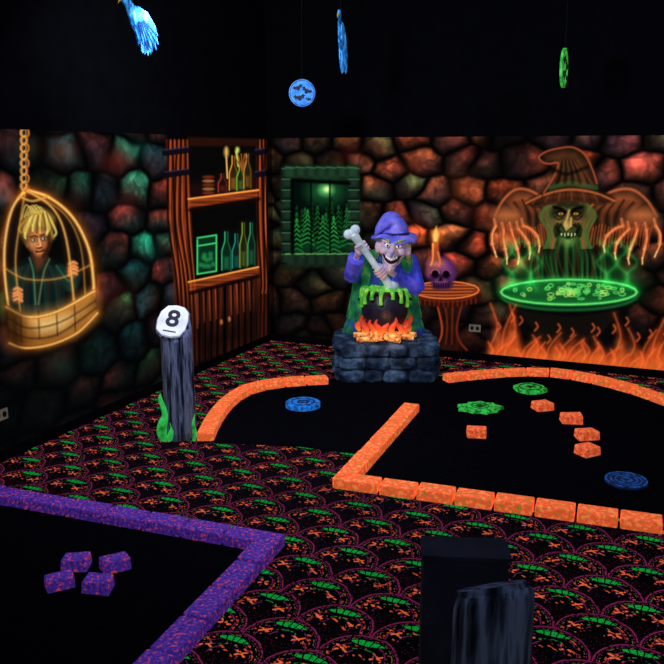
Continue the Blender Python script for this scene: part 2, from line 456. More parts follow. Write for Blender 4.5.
def bottle(x, yb, h, w, col, neck=0.4):
    dark = tuple(c*0.22 for c in col)
    pts = [(x-w/2, yb), (x-w/2, yb-h*0.5), (x-w*0.16, yb-h*(1-neck*0.6)), (x-w*0.16, yb-h), (x+w*0.16, yb-h), (x+w*0.16, yb-h*(1-neck*0.6)), (x+w/2, yb-h*0.5), (x+w/2, yb)]
    L.glow(pts, tuple(c*0.14 for c in col), 3, 0.5, curve=False)
    L.fill(pts, dark, 1); L.stroke(pts[:4], col, 0.4, 0.8, curve=False); L.stroke(pts[4:], tuple(c*.6 for c in col), 0.4, 0.8, .8, curve=False)
    L.fill([(x-w*0.3, yb-1), (x-w*0.3, yb-h*0.35), (x+w*0.3, yb-h*0.35), (x+w*0.3, yb-1)], tuple(c*0.5 for c in col), 1.5)
for k in range(5): L.ell(208, 193-k*4, 6, 1.6, (150, 100, 50) if k % 2 else (110, 40, 24))
bottle(222, 192, 18, 8, (150, 60, 40)); bottle(233, 190, 34, 8, (226, 150, 50)); bottle(240, 190, 26, 7, (120, 170, 60)); bottle(247, 188, 34, 7, (200, 140, 50))
L.ell(226, 152, 2.0, 5, (255, 200, 90), 2); L.stroke([(226, 157), (227, 178)], (220, 170, 90), .8, 1)
L.stroke([(236, 152), (238, 166)], (190, 200, 80), 1.2, 1); L.ell(237, 150, 2, 3, (210, 220, 90), 1.5)
for k in range(5):
    a = -2.2+k*0.27; L.stroke([(242, 170), (242+12*math.cos(a), 172+18*math.sin(a))], (150, 84, 34), .5, .8)
L.fill([(197, 274), (197, 238), (216, 235), (216, 271)], (8, 46, 26), 1)
for q in ((197, 238, 216, 235), (197, 274, 216, 271), (197, 240, 197, 274), (216, 236, 216, 270), (197, 246, 216, 243)):
    L.stroke([q[:2], q[2:]], (60, 200, 110), .7, 1)
for k in range(9): L.ell(200+rng.uniform(0, 13), 250+rng.uniform(0, 18), 2.4, 2.4, (40, 150, 80), 1.5, .7)
bottle(226, 270, 38, 9, (50, 170, 110)); bottle(236, 268, 34, 8, (40, 140, 120)); bottle(243, 267, 44, 7, (130, 150, 60)); bottle(251, 265, 42, 7, (60, 150, 100))
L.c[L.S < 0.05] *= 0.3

# ================= BACK WALL mural
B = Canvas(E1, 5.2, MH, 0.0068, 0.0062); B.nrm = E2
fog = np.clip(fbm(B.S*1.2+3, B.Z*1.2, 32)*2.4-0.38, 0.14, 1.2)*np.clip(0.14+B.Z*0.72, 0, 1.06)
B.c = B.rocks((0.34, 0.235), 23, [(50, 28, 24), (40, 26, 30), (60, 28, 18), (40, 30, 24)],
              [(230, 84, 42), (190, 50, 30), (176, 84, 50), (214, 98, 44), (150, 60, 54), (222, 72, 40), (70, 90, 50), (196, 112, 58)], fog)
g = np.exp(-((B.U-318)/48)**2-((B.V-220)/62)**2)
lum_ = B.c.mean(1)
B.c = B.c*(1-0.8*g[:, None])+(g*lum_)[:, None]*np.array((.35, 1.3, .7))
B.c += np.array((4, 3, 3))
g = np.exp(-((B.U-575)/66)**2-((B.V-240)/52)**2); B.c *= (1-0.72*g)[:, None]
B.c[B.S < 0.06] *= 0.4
for (x, y, r, c) in [(415, 165, 11, (60, 18, 8)), (462, 188, 16, (70, 30, 14)), (350, 155, 10, (50, 12, 8)), (480, 215, 10, (60, 16, 8)), (640, 165, 12, (40, 16, 12)), (415, 225, 10, (50, 18, 10))]:
    B.glow([(x, y), (x+1, y)], c, r, 0.7)
# window: recessed opening, stone blocks, moon above distinct firs
WX = lambda x: 321+(x-320)*.9
WY = lambda y: 216+(y-217)*.94
wq = lambda pts: [(WX(x), WY(y)) for x, y in pts]
B.fill(wq([(277, 162), (361, 166), (363, 268), (277, 274)]), (6, 14, 10), 3, 0.9)
B.fill(wq([(288, 178), (351, 181), (352, 253), (288, 257)]), (3, 14, 10), 1.5)
B.ell(WX(325), WY(191), 13, 7, (36, 130, 66), 14, 0.9); B.ell(WX(326), WY(189), 5.5, 4, (150, 240, 130), 5, .95); B.ell(WX(327), WY(188.5), 2.6, 2.6, (226, 255, 170), 2)
def fir(tx_, ty, h, w, dim):
    pts = [(tx_, ty)]
    for j in range(1, 7): pts += [(tx_+w*.5*j/6, ty+h*j/6), (tx_+w*.26*j/6, ty+h*j/6-1.2)]
    for j in range(6, 0, -1): pts += [(tx_-w*.26*j/6, ty+h*j/6-1.2), (tx_-w*.5*j/6, ty+h*j/6)]
    B.fill(pts, (3, 20*dim+4, 10*dim+3), 1.2, .9)
    for j in range(1, 9):
        yy = ty+h*j/8.5; ww = w*.5*j/8.5
        B.stroke([(tx_-ww, yy+1.5), (tx_, yy-1.8), (tx_+ww, yy+1.5)], (54*dim, 196*dim, 80*dim), .25, 1.0, .8, curve=False)
for layer, (cnt, dim, y0, h, w) in enumerate(((8, .42, 203, 44, 11), (6, .7, 206, 44, 13), (5, 1.0, 212, 42, 15))):
    for k in range(cnt):
        fir(WX(292+k*(58/(cnt-1))+(-1)**k*1.2), WY(y0+5*math.sin(k*2.3+layer)), h-3*abs(math.sin(k*1.7)), w, dim*(0.85+.2*math.sin(k*3)))
B.fill(wq([(289, 247), (352, 244), (352, 253), (289, 257)]), (14, 80, 36), 5, 0.6)
for k in range(9):
    y = WY(166+k*11.4)
    for xa, xb in ((WX(277), WX(288)), (WX(351), WX(362))):
        B.fill([(xa, y), (xb, y), (xb, y+8.8), (xa, y+8.8)], (30, 52, 38), 3, 0.9); B.stroke([(xa, y+.5), (xb, y+.5)], (80, 150, 90), .3, 1, .55); B.stroke([(xa, y+9.6), (xb, y+9.6)], (2, 4, 3), .5, 1, .9)
for k in range(7):
    x = WX(281+k*11.5); B.fill([(x, WY(164)), (x+9.3, WY(165)), (x+9.3, WY(177)), (x, WY(176))], (34, 64, 42), 3, 0.9); B.fill([(x, WY(257)), (x+9.3, WY(256)), (x+9.3, WY(270)), (x, WY(271))], (30, 48, 34), 3, 0.9)
    B.stroke([(x, WY(257.5)), (x+9, WY(257))], (100, 176, 96), .5, 1, .8); B.stroke([(x, WY(165)), (x+9, WY(166))], (70, 140, 80), .3, 1, .6)
B.stroke(wq([(288.5, 179), (288.5, 256)]), (1, 4, 2), 2.0, 2, .9); B.stroke(wq([(289, 179), (351, 182)]), (1, 4, 2), 1.6, 2, .9)
for x in (309, 330): B.stroke([(WX(x), WY(179)), (WX(x)+.3, WY(256))], (2, 6, 4), .8, 1, .8)
# table, skull, candle
B.fill([(436, 300), (462, 300), (457, 325), (459, 338), (468, 350), (430, 350), (441, 338), (442, 325)], (56, 20, 12), 2, 1, tex=lambda u, v: 0.3+0.7*vnoise(u*0.7, v*0.07, 3))
B.stroke([(437, 304), (442, 326), (440, 340), (432, 350)], (170, 66, 32), .5, 1.4); B.stroke([(462, 304), (457, 326), (459, 340), (467, 350)], (110, 38, 20), .5, 1.4)
for k in range(5): B.stroke([(441+k*4, 304), (445+k*2.4, 324), (443+k*3, 344)], (130, 50, 26) if k % 2 else (30, 10, 6), .4, 1.2, .6)
B.glow([(420, 292), (475, 292)], (50, 14, 4), 9, 0.6)
B.ell(446, 293, 34, 11, (84, 28, 14), 1.5); B.ell(446, 290, 33, 8.5, (130, 52, 24), 1.5, 1)
for k in range(9): B.stroke([(416+k*.8, 284+k*1.5), (446, 283.5+k*1.7), (476-k*.8, 284+k*1.5)], (226, 116, 58) if k % 2 else (70, 26, 12), .3, 1, .6)
B.ring(446, 290, 33, 8.5, (244, 132, 60), .4, 1, 0.9); B.ring(446, 295, 33.5, 10, (50, 14, 8), 3, 1.5, .9, 0.1, 3.0)
for k in range(14): B.stroke([(416+k*4.6, 298+3.5*math.sin(k*.24)), (416+k*4.6, 303+3.5*math.sin(k*.24))], (150, 60, 30), .3, .9, .5)
B.glow([(441, 266), (442, 272)], (34, 10, 44), 13, 0.7)
sk = lambda pts: [(441+(x-441)*.9, 289+(y-289)*.9) for x, y in pts]
B.fill(sk([(424, 268), (427, 258), (436, 253), (447, 254), (456, 261), (458, 270), (455, 279), (452, 288), (434, 289), (430, 281), (425, 277)]), (64, 28, 74), 2, curve=True)
B.ell(437, 264, 8, 4, (240, 140, 96), 5, 0.85); B.ell(446, 268, 6, 5, (146, 74, 136), 5, 0.75); B.ell(429, 272, 2.4, 4, (190, 94, 106), 3, .7); B.ell(452.5, 276, 2.2, 4, (104, 54, 124), 3, .7); B.ell(441, 281.5, 6, 1.8, (170, 96, 130), 2.5, .75)
B.ell(435.2, 273.6, 3.8, 3.9, (5, 1, 6), 1.6); B.ell(446.2, 274, 4, 3.9, (5, 1, 6), 1.6); B.fill([(441, 276), (438.5, 281), (443, 281)], (5, 1, 6), 1)
B.ring(435.2, 273.6, 4.2, 4.3, (210, 120, 126), .3, .9, .7, 3.2, 6.2); B.ring(446.2, 274, 4.4, 4.3, (160, 90, 144), .3, .9, .7, 3.2, 6.2)
for k in range(7): B.stroke([(434+k*2.4, 283), (434+k*2.4, 288)], (12, 3, 12), .3, .7)
B.fill([(431, 260), (440, 259), (438.5, 243), (432.5, 243)], (160, 70, 38), 1); B.stroke([(433, 244), (433, 258), (431, 265)], (240, 140, 70), .9, 1); B.stroke([(438, 252), (440, 261), (439, 266)], (220, 110, 60), .9, 1)
B.glow([(435.5, 235), (435.5, 238)], (120, 50, 12), 8, 0.8); B.fill([(436.5, 226), (439, 235), (437.5, 242), (433.5, 242), (432.5, 235)], (255, 200, 100), 1.5)
# ---- painted witch (airbrushed)
B.glow([(510, 285), (630, 285)], (8, 60, 20), 15, 0.85)
B.glow([(535, 262), (605, 262)], (12, 50, 16), 15, 0.8)
B.fill([(546, 218), (592, 218), (612, 246), (608, 282), (528, 282), (526, 248)], (6, 18, 9), 6, 0.95)
for k in range(30):
    x = 532+k*2.5
    B.stroke([(568+(x-568)*.6, 234+rng.uniform(0, 6)), (x-2+rng.uniform(-3, 3), 254), (x+rng.uniform(-4, 4), 278)], (38, 116, 50) if k % 2 else (84, 54, 28), .4, 1.8, 0.5)
for sg, cx, m_ in ((-1, 568, 0.86), (1, 570, 1.02)):
    def q(x, y): return (cx+sg*x*m_, y)
    # raised elbow, forearm angled back in, in a wide torn sleeve
    B.fill([q(10, 226), q(16, 210), q(30, 198), q(48, 189), q(64, 190), q(76, 200), q(85, 216), q(82, 230), q(70, 232), q(56, 236), q(44, 244), q(32, 252), q(18, 250)], (22, 14, 9), 4, .97, curve=True)
    B.fill([q(18, 216), q(32, 202), q(48, 194), q(62, 195), q(76, 208), q(66, 219), q(44, 220), q(28, 232)], (86, 44, 24), 12, .85)
    B.fill([q(28, 205), q(46, 195), q(60, 195), q(68, 202), q(50, 203), q(38, 209)], (206, 104, 58), 7, .75)
    B.fill([q(22, 238), q(40, 224), q(58, 222), q(50, 234), q(34, 246)], (36, 46, 22), 8, .8)
    B.stroke([q(14, 214), q(28, 199), q(46, 190), q(62, 190), q(76, 201), q(85, 216)], (216, 110, 62), .3, 2.2, .8)
    for k in range(10):
        x = 22+k*4.6
        B.stroke([q(x+8, 200+abs(k-5)*1.2), q(x+1, 213), q(x, 230), q(x-2, 246-k)], (16, 8, 5) if k % 2 else (120, 60, 34), .3, 2.0, .6)
    B.fill([q(48, 222), q(60, 210), q(76, 208), q(87, 218), q(88, 229), q(74, 233), q(58, 234), q(48, 231)], (104, 52, 28), 5, .97, curve=True)
    B.ell(*q(70, 215), 11, 4.4, (220, 126, 72), 8, .8)
    tips = (((52, 226), (44, 229), (36, 236), (33, 246), (34, 252)), ((58, 229), (52, 235), (46, 243), (44, 253), (45, 259)), ((66, 230), (63, 239), (59, 249), (57, 258), (58, 264)), ((75, 230), (75, 239), (73, 249), (71, 258), (71, 264)), ((84, 226), (88, 234), (88, 244), (85, 252), (83, 257)))
    for pts in tips:
        fp_ = [q(*p) for p in pts]
        B.glow(fp_, (110, 40, 12), 3.0, 0.5)
        B.stroke(fp_[:4], (84, 36, 18), 2.6, 1.5, .9); B.stroke(fp_[:3], (206, 104, 58), 1.7, 1.6, 0.9); B.stroke(fp_[1:4], (216, 102, 52), .8, 1.4, 0.9)
        B.stroke([(a+.4, b_-.3) for a, b_ in fp_[:4]], (255, 188, 120), .2, 1.0, .7)
        B.stroke(fp_[3:], (255, 224, 150), .4, .9, .85)
        B.ell(fp_[2][0], fp_[2][1], 1.7, 1.4, (244, 156, 96), 1.4, .7)
        B.stroke([(fp_[0][0]-1.5, fp_[0][1]-7), fp_[0]], (226, 130, 78), .8, 1.8, .7)
    # fringe of torn threads glowing orange
    for k in range(22):
        x = 14+k*3.0
        B.stroke([q(x+3, 226+2*math.sin(k)), q(x+1, 236), q(x, 241+6*abs(math.sin(k*1.7)))], (206, 90, 42), .1, 1.2, .55)
for k in range(36):
    sg = -1 if k < 18 else 1; j = k % 18
    x0 = 568+sg*(11+j*0.42)
    B.stroke([(x0, 202), (x0+sg*(3+j*0.45), 216), (x0+sg*(1+3*math.sin(j)), 232), (x0+sg*(4+4*math.sin(j*2)), 248)], (60, 104, 46) if j % 3 else (150, 84, 44), .35, 1.3, 0.6)
# face (drawn a bit smaller)
B.T = lambda p: (568+(p[0]-568)*.86, 206+(p[1]-206)*.88)
fc = [(552, 203), (585, 203), (588, 214), (585, 225), (580, 234), (574, 244), (568, 250), (562, 244), (556, 234), (551, 225), (548, 214)]
B.fill(fc, (30, 34, 17), 3, 1, curve=True)
for (x, y, rx, ry, c) in ((557, 223, 4.6, 3.6, (176, 136, 74)), (580, 223, 4.6, 3.6, (186, 116, 64)), (568, 246, 4.4, 2.8, (150, 168, 84)), (568, 206, 12, 2.0, (100, 90, 48)), (559.5, 237, 2.4, 3.6, (74, 118, 54)), (577.5, 237, 2.4, 3.6, (90, 108, 50)), (568, 220, 2.6, 8, (130, 108, 58))):
    B.ell(x, y, rx, ry, c, 5.5, .85)
for sg in (-1, 1):
    for k in range(3):
        B.stroke([(568+sg*(5+k*3.4), 227-k*.6), (568+sg*(10.5+k*2.6), 231+k*.5), (568+sg*(11.5+k*1.4), 239+k)], (10, 11, 5), .3, 1.3, .8)
    B.stroke([(568+sg*6, 219.5), (568+sg*11, 221.5), (568+sg*16, 218)], (14, 13, 6), .3, 1.2, .8)
    B.stroke([(568+sg*16, 207.5), (568+sg*9, 209), (568+sg*3, 213)], (8, 6, 3), 1.6, 1.6)
    ex = 568.5+sg*8.8
    B.ell(ex, 214.5, 4.8, 3.2, (5, 4, 2), 2); B.ell(ex, 214.8, 2.6, 1.3, (255, 190, 84), .9); B.ell(ex, 214.8, .8, 1.1, (40, 6, 4), .5)
for k in range(3): B.stroke([(556, 207-k*1.4), (562, 206-k*1.4), (568, 207.2-k*1.4), (574, 206-k*1.4), (581, 207-k*1.4)], (22, 20, 9), .2, .9, .6)
B.stroke([(569.5, 211), (567, 220), (564, 228), (566.5, 235), (571, 230), (571.5, 220)], (190, 150, 84), .4, 1.8)
B.ell(567, 228.5, 2.8, 4.2, (232, 184, 106), 3, 0.9); B.stroke([(562.5, 230), (566, 235.5), (571.5, 231)], (10, 7, 3), .6, 1.2, .85)
B.fill([(555, 230.5), (562, 236.5), (568, 238), (575, 236.5), (582, 229.5), (578, 240), (568, 243.5), (559, 240)], (6, 2, 2), 1.2)
for k in range(5): B.stroke([(560.5+k*3.9, 237.4), (560.5+k*3.9, 239+(k % 2))], (216, 196, 136), .8, .7, .85)
B.glow([(568, 242), (568, 250)], (14, 56, 20), 9, 0.6)
B.T = None
# hat: tall cone with curled tip
B.T = lambda p: (569+(p[0]-569)*.93, 204+(p[1]-204)*1.03)
B.fill([(542, 193), (550, 182), (556, 171), (557, 164), (548, 165), (540, 163), (537, 158), (545, 153), (558, 150), (573, 149), (586, 156), (594, 169), (599, 184), (608, 192), (618, 200), (604, 204), (588, 202), (568, 201), (550, 203), (534, 207), (523, 202)], (15, 14, 9), 2, 1, curve=True)
B.fill([(560, 158), (574, 156), (585, 170), (589, 188), (555, 188)], (62, 40, 22), 14, 0.85)
B.fill([(576, 158), (585, 165), (591, 184), (584, 186)], (150, 72, 40), 8, .6)
B.fill([(544, 157), (564, 153), (574, 157), (558, 162), (545, 162)], (120, 60, 34), 5, .7)
B.stroke([(542, 193), (550, 182), (556, 171), (557, 164), (548, 165), (540, 163), (537, 158), (545, 153), (558, 150), (573, 149), (586, 156), (594, 170), (599, 184)], (190, 84, 50), .3, 1.6, .8)
B.fill([(526, 203), (546, 194), (570, 190), (596, 193), (616, 200), (592, 201), (570, 199), (548, 202)], (96, 46, 26), 5, .85)
B.stroke([(523, 203), (546, 194), (570, 190), (596, 193), (618, 201)], (214, 108, 54), .3, 1.8, .8)
B.stroke([(532, 207), (550, 203), (570, 200.5), (592, 202), (608, 204)], (70, 34, 18), .6, 1.5)
B.stroke([(549, 188), (570, 184), (598, 188)], (60, 100, 46), 2.4, 2.4, 0.6)
for k in range(11):
    B.stroke([(552+k*4.2, 184), (557+k*3, 173+math.sin(k*2)*2), (560+k*1.8, 162)], (16, 11, 6) if k % 2 else (116, 64, 36), .3, 1.6, .55)
B.stroke([(554, 171), (567, 175), (589, 168)], (12, 8, 5), 1.2, 2.4, .7)
for k in range(12): B.stroke([(530+k*7, 204-4*math.sin(k*.26)), (535+k*6.1, 196-4*math.sin(k*.28))], (40, 20, 12) if k % 2 else (140, 72, 40), .2, 1.4, .5)
B.T = None
# cauldron painted
B.fill([(502, 294), (512, 322), (534, 344), (568, 350), (604, 344), (626, 322), (636, 294)], (6, 7, 7), 3, 0.97)
B.ell(569, 292, 68, 12.5, (8, 44, 20), 2); B.ell(569, 291, 56, 7.5, (30, 120, 50), 9, 0.85)
for k in range(70):
    a = rng.uniform(0, 6.28); r = rng.uniform(0, .95)
    B.ring(569+60*r*math.cos(a), 291+9*r*math.sin(a), rng.uniform(1.0, 3.6), rng.uniform(.7, 1.7), (100, 220, 100) if k % 3 else (190, 230, 110), .25, 1.0, .7)
B.glow([(569-68*math.cos(t), 292+12.5*math.sin(t)) for t in np.linspace(0, 6.28, 24)], (12, 76, 26), 4.5, 0.75)
B.ring(569, 292, 68, 12.5, (50, 184, 80), 1.2, 1.5); B.ring(569, 292, 68, 12.5, (170, 250, 150), .3, .8, .6)
B.ring(569, 296, 67, 14, (24, 100, 48), 1.2, 1.7, .8, 0.1, 3.04)
for k in range(8): B.stroke([(520+k*3, 312+k*3.5), (569, 318+k*4), (618-k*3, 312+k*3.5)], (28, 20, 14), .8, 3, .5)
for (x, s_) in ((508, 1), (516, -1), (526, 1), (536, -1), (602, 1), (612, -1), (622, 1), (632, -1)):
    p = [(x, 288), (x+6*s_, 276), (x-5*s_, 263), (x+4*s_, 251), (x-2*s_, 242)]
    B.glow(p, (12, 64, 24), 3.8, .55); B.stroke(p, (70, 170, 86), .1, 2.2, .28)
# fire: broad soft licking tongues with bright cores
B.glow([(494, 356), (720, 374)], (110, 34, 8), 8, 0.7)
def tongue(x, y0, hh, w, s_, bright):
    tip = (x+s_*w*1.0, y0-hh)
    lf = [(x-w*.7, y0), (x-w*1.05, y0-hh*.22), (x-w*.35-s_*w*.2, y0-hh*.58), tip]
    rt = [tip, (x+w*.55+s_*w*.15, y0-hh*.5), (x+w*1.05, y0-hh*.2), (x+w*.7, y0)]
    poly = [tuple(p) for p in cat(lf, 6)]+[tuple(p) for p in cat(rt, 6)]
    B.glow(lf[1:], (80, 24, 6), 4, .4*bright)
    B.fill(poly, (140, 40, 16), 4, .7*bright)
    sc2 = lambda p, f: (x+(p[0]-x)*f, y0+(p[1]-y0)*f)
    B.fill([sc2(p, .74) for p in poly], (226, 88, 34), 6, .7*bright)
    B.fill([sc2(p, .46) for p in poly], (255, 160, 66), 6, .65*bright)
    B.stroke(lf[1:], (255, 128, 64), .1, 1.8, .6*bright)
for k in range(20):
    x = 496+k*11.5+rng.uniform(-4, 4); edge = (x < 522 or 616 < x < 690)
    tongue(x, 358+(x-490)*.07, rng.uniform(38, 60) if edge else rng.uniform(20, 32), rng.uniform(6, 9), rng.choice([-1, 1]), .7)
for k in range(24):
    x = 492+k*9.4+rng.uniform(-3, 3)
    tongue(x, 362+(x-490)*.07, rng.uniform(14, 30), rng.uniform(4, 6.5), rng.choice([-1, 1]), .8)
for k in range(16):
    x = 496+k*13+rng.uniform(-5, 5); y = 322+rng.uniform(-10, 14)+(x-490)*.07
    if 520 < x < 618: y += 12
    B.stroke([(x, y), (x+3, y-4), (x+1, y-8)], (226, 96, 44), .3, 1.6, .7)
B.c = np.clip(B.c, 0, 255)
L.c = np.clip(L.c, 0, 255)
B.c = 255*(B.c/255)**1.04
L.c = 255*(L.c/255)**1.04

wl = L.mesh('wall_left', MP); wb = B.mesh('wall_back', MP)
def add_quads(o, quads, m):
    me = o.data
    bm = bmesh.new(); bm.from_mesh(me)
    me.materials.append(m); mi = len(me.materials)-1
    for q in quads:
        f = bm.faces.new([bm.verts.new(p) for p in q]); f.material_index = mi
    bm.to_mesh(me); bm.free()
def wp(e, s, z): return K+e*s+Vector((0, 0, z))
add_quads(wl, [[wp(E2, 0, MH), wp(E2, 5.6, MH), wp(E2, 5.6, ROOMH), wp(E2, 0, ROOMH)], [wp(E2, 5.6, 0), wp(E2, ROOMY, 0), wp(E2, ROOMY, ROOMH), wp(E2, 5.6, ROOMH)]], MBLACK)
add_quads(wb, [[wp(E1, 0, MH), wp(E1, 5.2, MH), wp(E1, 5.2, ROOMH), wp(E1, 0, ROOMH)], [wp(E1, 5.2, 0), wp(E1, ROOMX, 0), wp(E1, ROOMX, ROOMH), wp(E1, 5.2, ROOMH)]], MBLACK)
structure(wl, 'wall_left'); structure(wb, 'wall_back')
def room_wall(name, a, b):
    z = Vector((0, 0, ROOMH)); o = mesh_obj(name, [a, b, b+z, a+z], [(0, 1, 2, 3)], MBLACK); structure(o, name)
room_wall('wall_right', K+E1*ROOMX, K+E1*ROOMX+E2*ROOMY)
room_wall('wall_front', K+E2*ROOMY, K+E1*ROOMX+E2*ROOMY)
cz = Vector((0, 0, ROOMH))
o = mesh_obj('ceiling', [K+cz, K+E1*ROOMX+cz, K+E1*ROOMX+E2*ROOMY+cz, K+E2*ROOMY+cz], [(0, 1, 2, 3)], MBLACK); structure(o, 'ceiling')
for nm, e, n, ln in (('baseboard_left', E2, E1, ROOMY), ('baseboard_back', E1, E2, ROOMX)):
    a = K+n*0.001; bq = K+e*ln+n*0.001; t = n*0.014; z = Vector((0, 0, 0.07))
    o = mesh_obj(nm, [a, bq, bq+t, a+t, a+z, bq+z, bq+t+z, a+t+z], [(0, 1, 2, 3), (4, 5, 6, 7), (0, 1, 5, 4), (1, 2, 6, 5), (2, 3, 7, 6), (3, 0, 4, 7)], MBLACK)
    fixn(o); structure(o, nm)

def decal(cv, name, pts, label, cat_, curve=False):
    o = cv.mesh(name, MP, mask=cv.region(pts, curve), off=0.004)
    vs = [v.co for v in o.data.vertices]
    org = sum(vs, Vector())/len(vs); org.z = min(v.z for v in vs)
    thing(o, org, label, cat_)
    return o
decal(L, 'cage_mural', [(21, 128), (29, 128), (29, 189), (52, 196), (78, 217), (92, 250), (98, 280), (98, 314), (78, 334), (50, 347), (22, 350), (7, 343), (0, 270), (3, 235), (11, 204), (20, 190)],
      'fluorescent wall painting of a blond boy in a hanging golden cage', 'wall painting')
decal(L, 'bookcase_mural', [(165, 139), (267, 139), (269, 342), (178, 376)], 'fluorescent painting of a wooden potion bookcase with glowing bottles and jars', 'wall painting')
decal(B, 'window_mural', [(WX(277), WY(163)), (WX(361), WY(166)), (WX(363), WY(270)), (WX(277), WY(272))], 'fluorescent green painting of a stone window onto a moonlit fir forest', 'wall painting')
decal(B, 'skull_table_mural', [(432, 224), (440, 224), (442, 258), (456, 266), (458, 281), (481, 286), (480, 304), (462, 308), (462, 335), (472, 352), (428, 352), (438, 335), (438, 308), (412, 302), (411, 288), (426, 280), (426, 268), (430, 258)], 'painting of a round wooden table with a purple skull and candle', 'wall painting')
decal(B, 'witch_mural', [(518, 194), (536, 160), (552, 146), (580, 148), (600, 166), (622, 188), (645, 194), (662, 220), (664, 256), (640, 266), (640, 290), (630, 330), (604, 347), (530, 347), (506, 330), (500, 290), (506, 264), (490, 254), (492, 222), (510, 198)], 'fluorescent painting of a grinning witch over a bubbling green cauldron', 'wall painting')

# ================= FLOOR / carpet
MC, nt, b = new_mat('blacklight_fan_carpet')
N = nt.nodes; Lk = nt.links
def mth(op, a, b_=None, c_=None):
    n = N.new('ShaderNodeMath'); n.operation = op
    for i, x in enumerate((a, b_, c_)):
        if x is None: continue
        if isinstance(x, (int, float)): n.inputs[i].default_value = x
        else: Lk.new(x, n.inputs[i])
    return n.outputs[0]
geo = N.new('ShaderNodeNewGeometry')
def dotp(v):
    n = N.new('ShaderNodeVectorMath'); n.operation = 'DOT_PRODUCT'; Lk.new(geo.outputs['Position'], n.inputs[0]); n.inputs[1].default_value = v
    return n.outputs['Value']
def noise(scale, detail=2.0):
    n = N.new('ShaderNodeTexNoise'); n.inputs['Scale'].default_value = scale; n.inputs['Detail'].default_value = detail
    Lk.new(geo.outputs['Position'], n.inputs['Vector']); return n.outputs['Fac']
SC = 0.35
warp = mth('MULTIPLY', mth('SUBTRACT', noise(9.0), 0.5), 0.07)
u_ = mth('ADD', mth('DIVIDE', dotp(tuple(E1)), SC), warp); w_ = mth('ADD', mth('DIVIDE', dotp(tuple(-E2)), SC*1.05), warp)
v2 = mth('MULTIPLY', w_, 2.0); row = mth('FLOOR', v2); fy = mth('FRACT', v2)
off = mth('MULTIPLY', mth('FLOORED_MODULO', row, 2.0), 0.5)
fx = mth('SUBTRACT', mth('FRACT', mth('ADD', u_, off)), 0.5)
Y = mth('MULTIPLY', fy, 0.5)
r_ = mth('SQRT', mth('ADD', mth('MULTIPLY', fx, fx), mth('MULTIPLY', Y, Y)))
ang = mth('ARCTAN2', fx, Y)
def band(x, c, w): return mth('LESS_THAN', mth('ABSOLUTE', mth('SUBTRACT', x, c)), w)
mul = lambda *a: a[0] if len(a) == 1 else mth('MULTIPLY', a[0], mul(*a[1:]))
gt = lambda a, b_: mth('GREATER_THAN', a, b_)
lt = lambda a, b_: mth('LESS_THAN', a, b_)
n1 = noise(60); n2 = noise(30, 3.0); n3 = noise(120); n4 = noise(44, 1.0)
absang = mth('ABSOLUTE', ang)
cut = mth('ADD', Y, mth('MULTIPLY', mth('MULTIPLY', fx, fx), -0.6))
green = mul(lt(r_, 0.40), gt(cut, 0.300), gt(mth('SINE', mth('MULTIPLY', ang, 26.0)), -0.80), gt(n3, 0.40))
green2 = mul(band(r_, 0.235, 0.010), lt(absang, 0.6), gt(n1, 0.50))
purple = mul(band(r_, 0.484, 0.011), gt(n1, .42))
purpleb = mul(band(r_, 0.450, 0.006), gt(mth('SINE', mth('MULTIPLY', ang, 40.0)), -0.3), gt(n2, .42))
purple2 = mul(mth('MAXIMUM', band(r_, 0.19, 0.008), band(r_, 0.34, 0.007)), gt(n1, 0.46), gt(absang, .5))
yellow = mul(band(r_, 0.424, 0.005), gt(n1, 0.54))
def cross(cx, cy, s_):
    a = mth('SUBTRACT', fx, cx); b2 = mth('SUBTRACT', Y, cy)
    d1 = mth('ADD', mth('MULTIPLY', a, 0.55), mth('MULTIPLY', b2, 0.83)); d2 = mth('SUBTRACT', mth('MULTIPLY', a, 0.55), mth('MULTIPLY', b2, 0.83))
    e1 = mth('SUBTRACT', mth('MULTIPLY', a, 0.83), mth('MULTIPLY', b2, 0.55)); e2 = mth('ADD', mth('MULTIPLY', a, 0.83), mth('MULTIPLY', b2, 0.55))
    k1 = mul(lt(mth('ABSOLUTE', d1), .015*s_), lt(mth('ABSOLUTE', e1), .10*s_)); k2 = mul(lt(mth('ABSOLUTE', d2), .015*s_), lt(mth('ABSOLUTE', e2), .10*s_))
    return mth('MAXIMUM', k1, k2)
crs = mth('MAXIMUM', cross(-.26, .15, 1.0), cross(.2, .12, .9))
orange = mul(crs, gt(n4, 0.47))
st1 = mth('SINE', mth('ADD', mth('MULTIPLY', fx, 52.0), mth('MULTIPLY', Y, 70.0)))
orange2 = mul(gt(n2, 0.60), lt(r_, 0.42), gt(r_, .06), gt(st1, 0.4), lt(cut, .27))
orange3 = mul(band(r_, 0.37, 0.012), gt(absang, .8), gt(n1, .54))
red = mul(gt(n3, 0.65), gt(r_, 0.46))
def cmul(fac, col):
    n = N.new('ShaderNodeVectorMath'); n.operation = 'SCALE'; n.inputs[0].default_value = lin(col); Lk.new(fac, n.inputs['Scale']); return n.outputs[0]
def cadd(*a):
    if len(a) == 1: return a[0]
    n = N.new('ShaderNodeVectorMath'); n.operation = 'MAXIMUM'; Lk.new(a[0], n.inputs[0]); Lk.new(cadd(*a[1:]), n.inputs[1]); return n.outputs[0]
tot = cadd(cmul(green, (16, 160, 60)), cmul(green2, (40, 116, 50)), cmul(purple, (122, 34, 72)), cmul(purpleb, (100, 32, 84)), cmul(purple2, (112, 34, 90)), cmul(yellow, (120, 110, 50)), cmul(orange, (240, 106, 54)), cmul(orange2, (204, 80, 44)), cmul(orange3, (180, 66, 40)), cmul(red, (90, 20, 40)))
fade = mth('ADD', 0.42, mth('MULTIPLY', noise(1.2), 0.7))
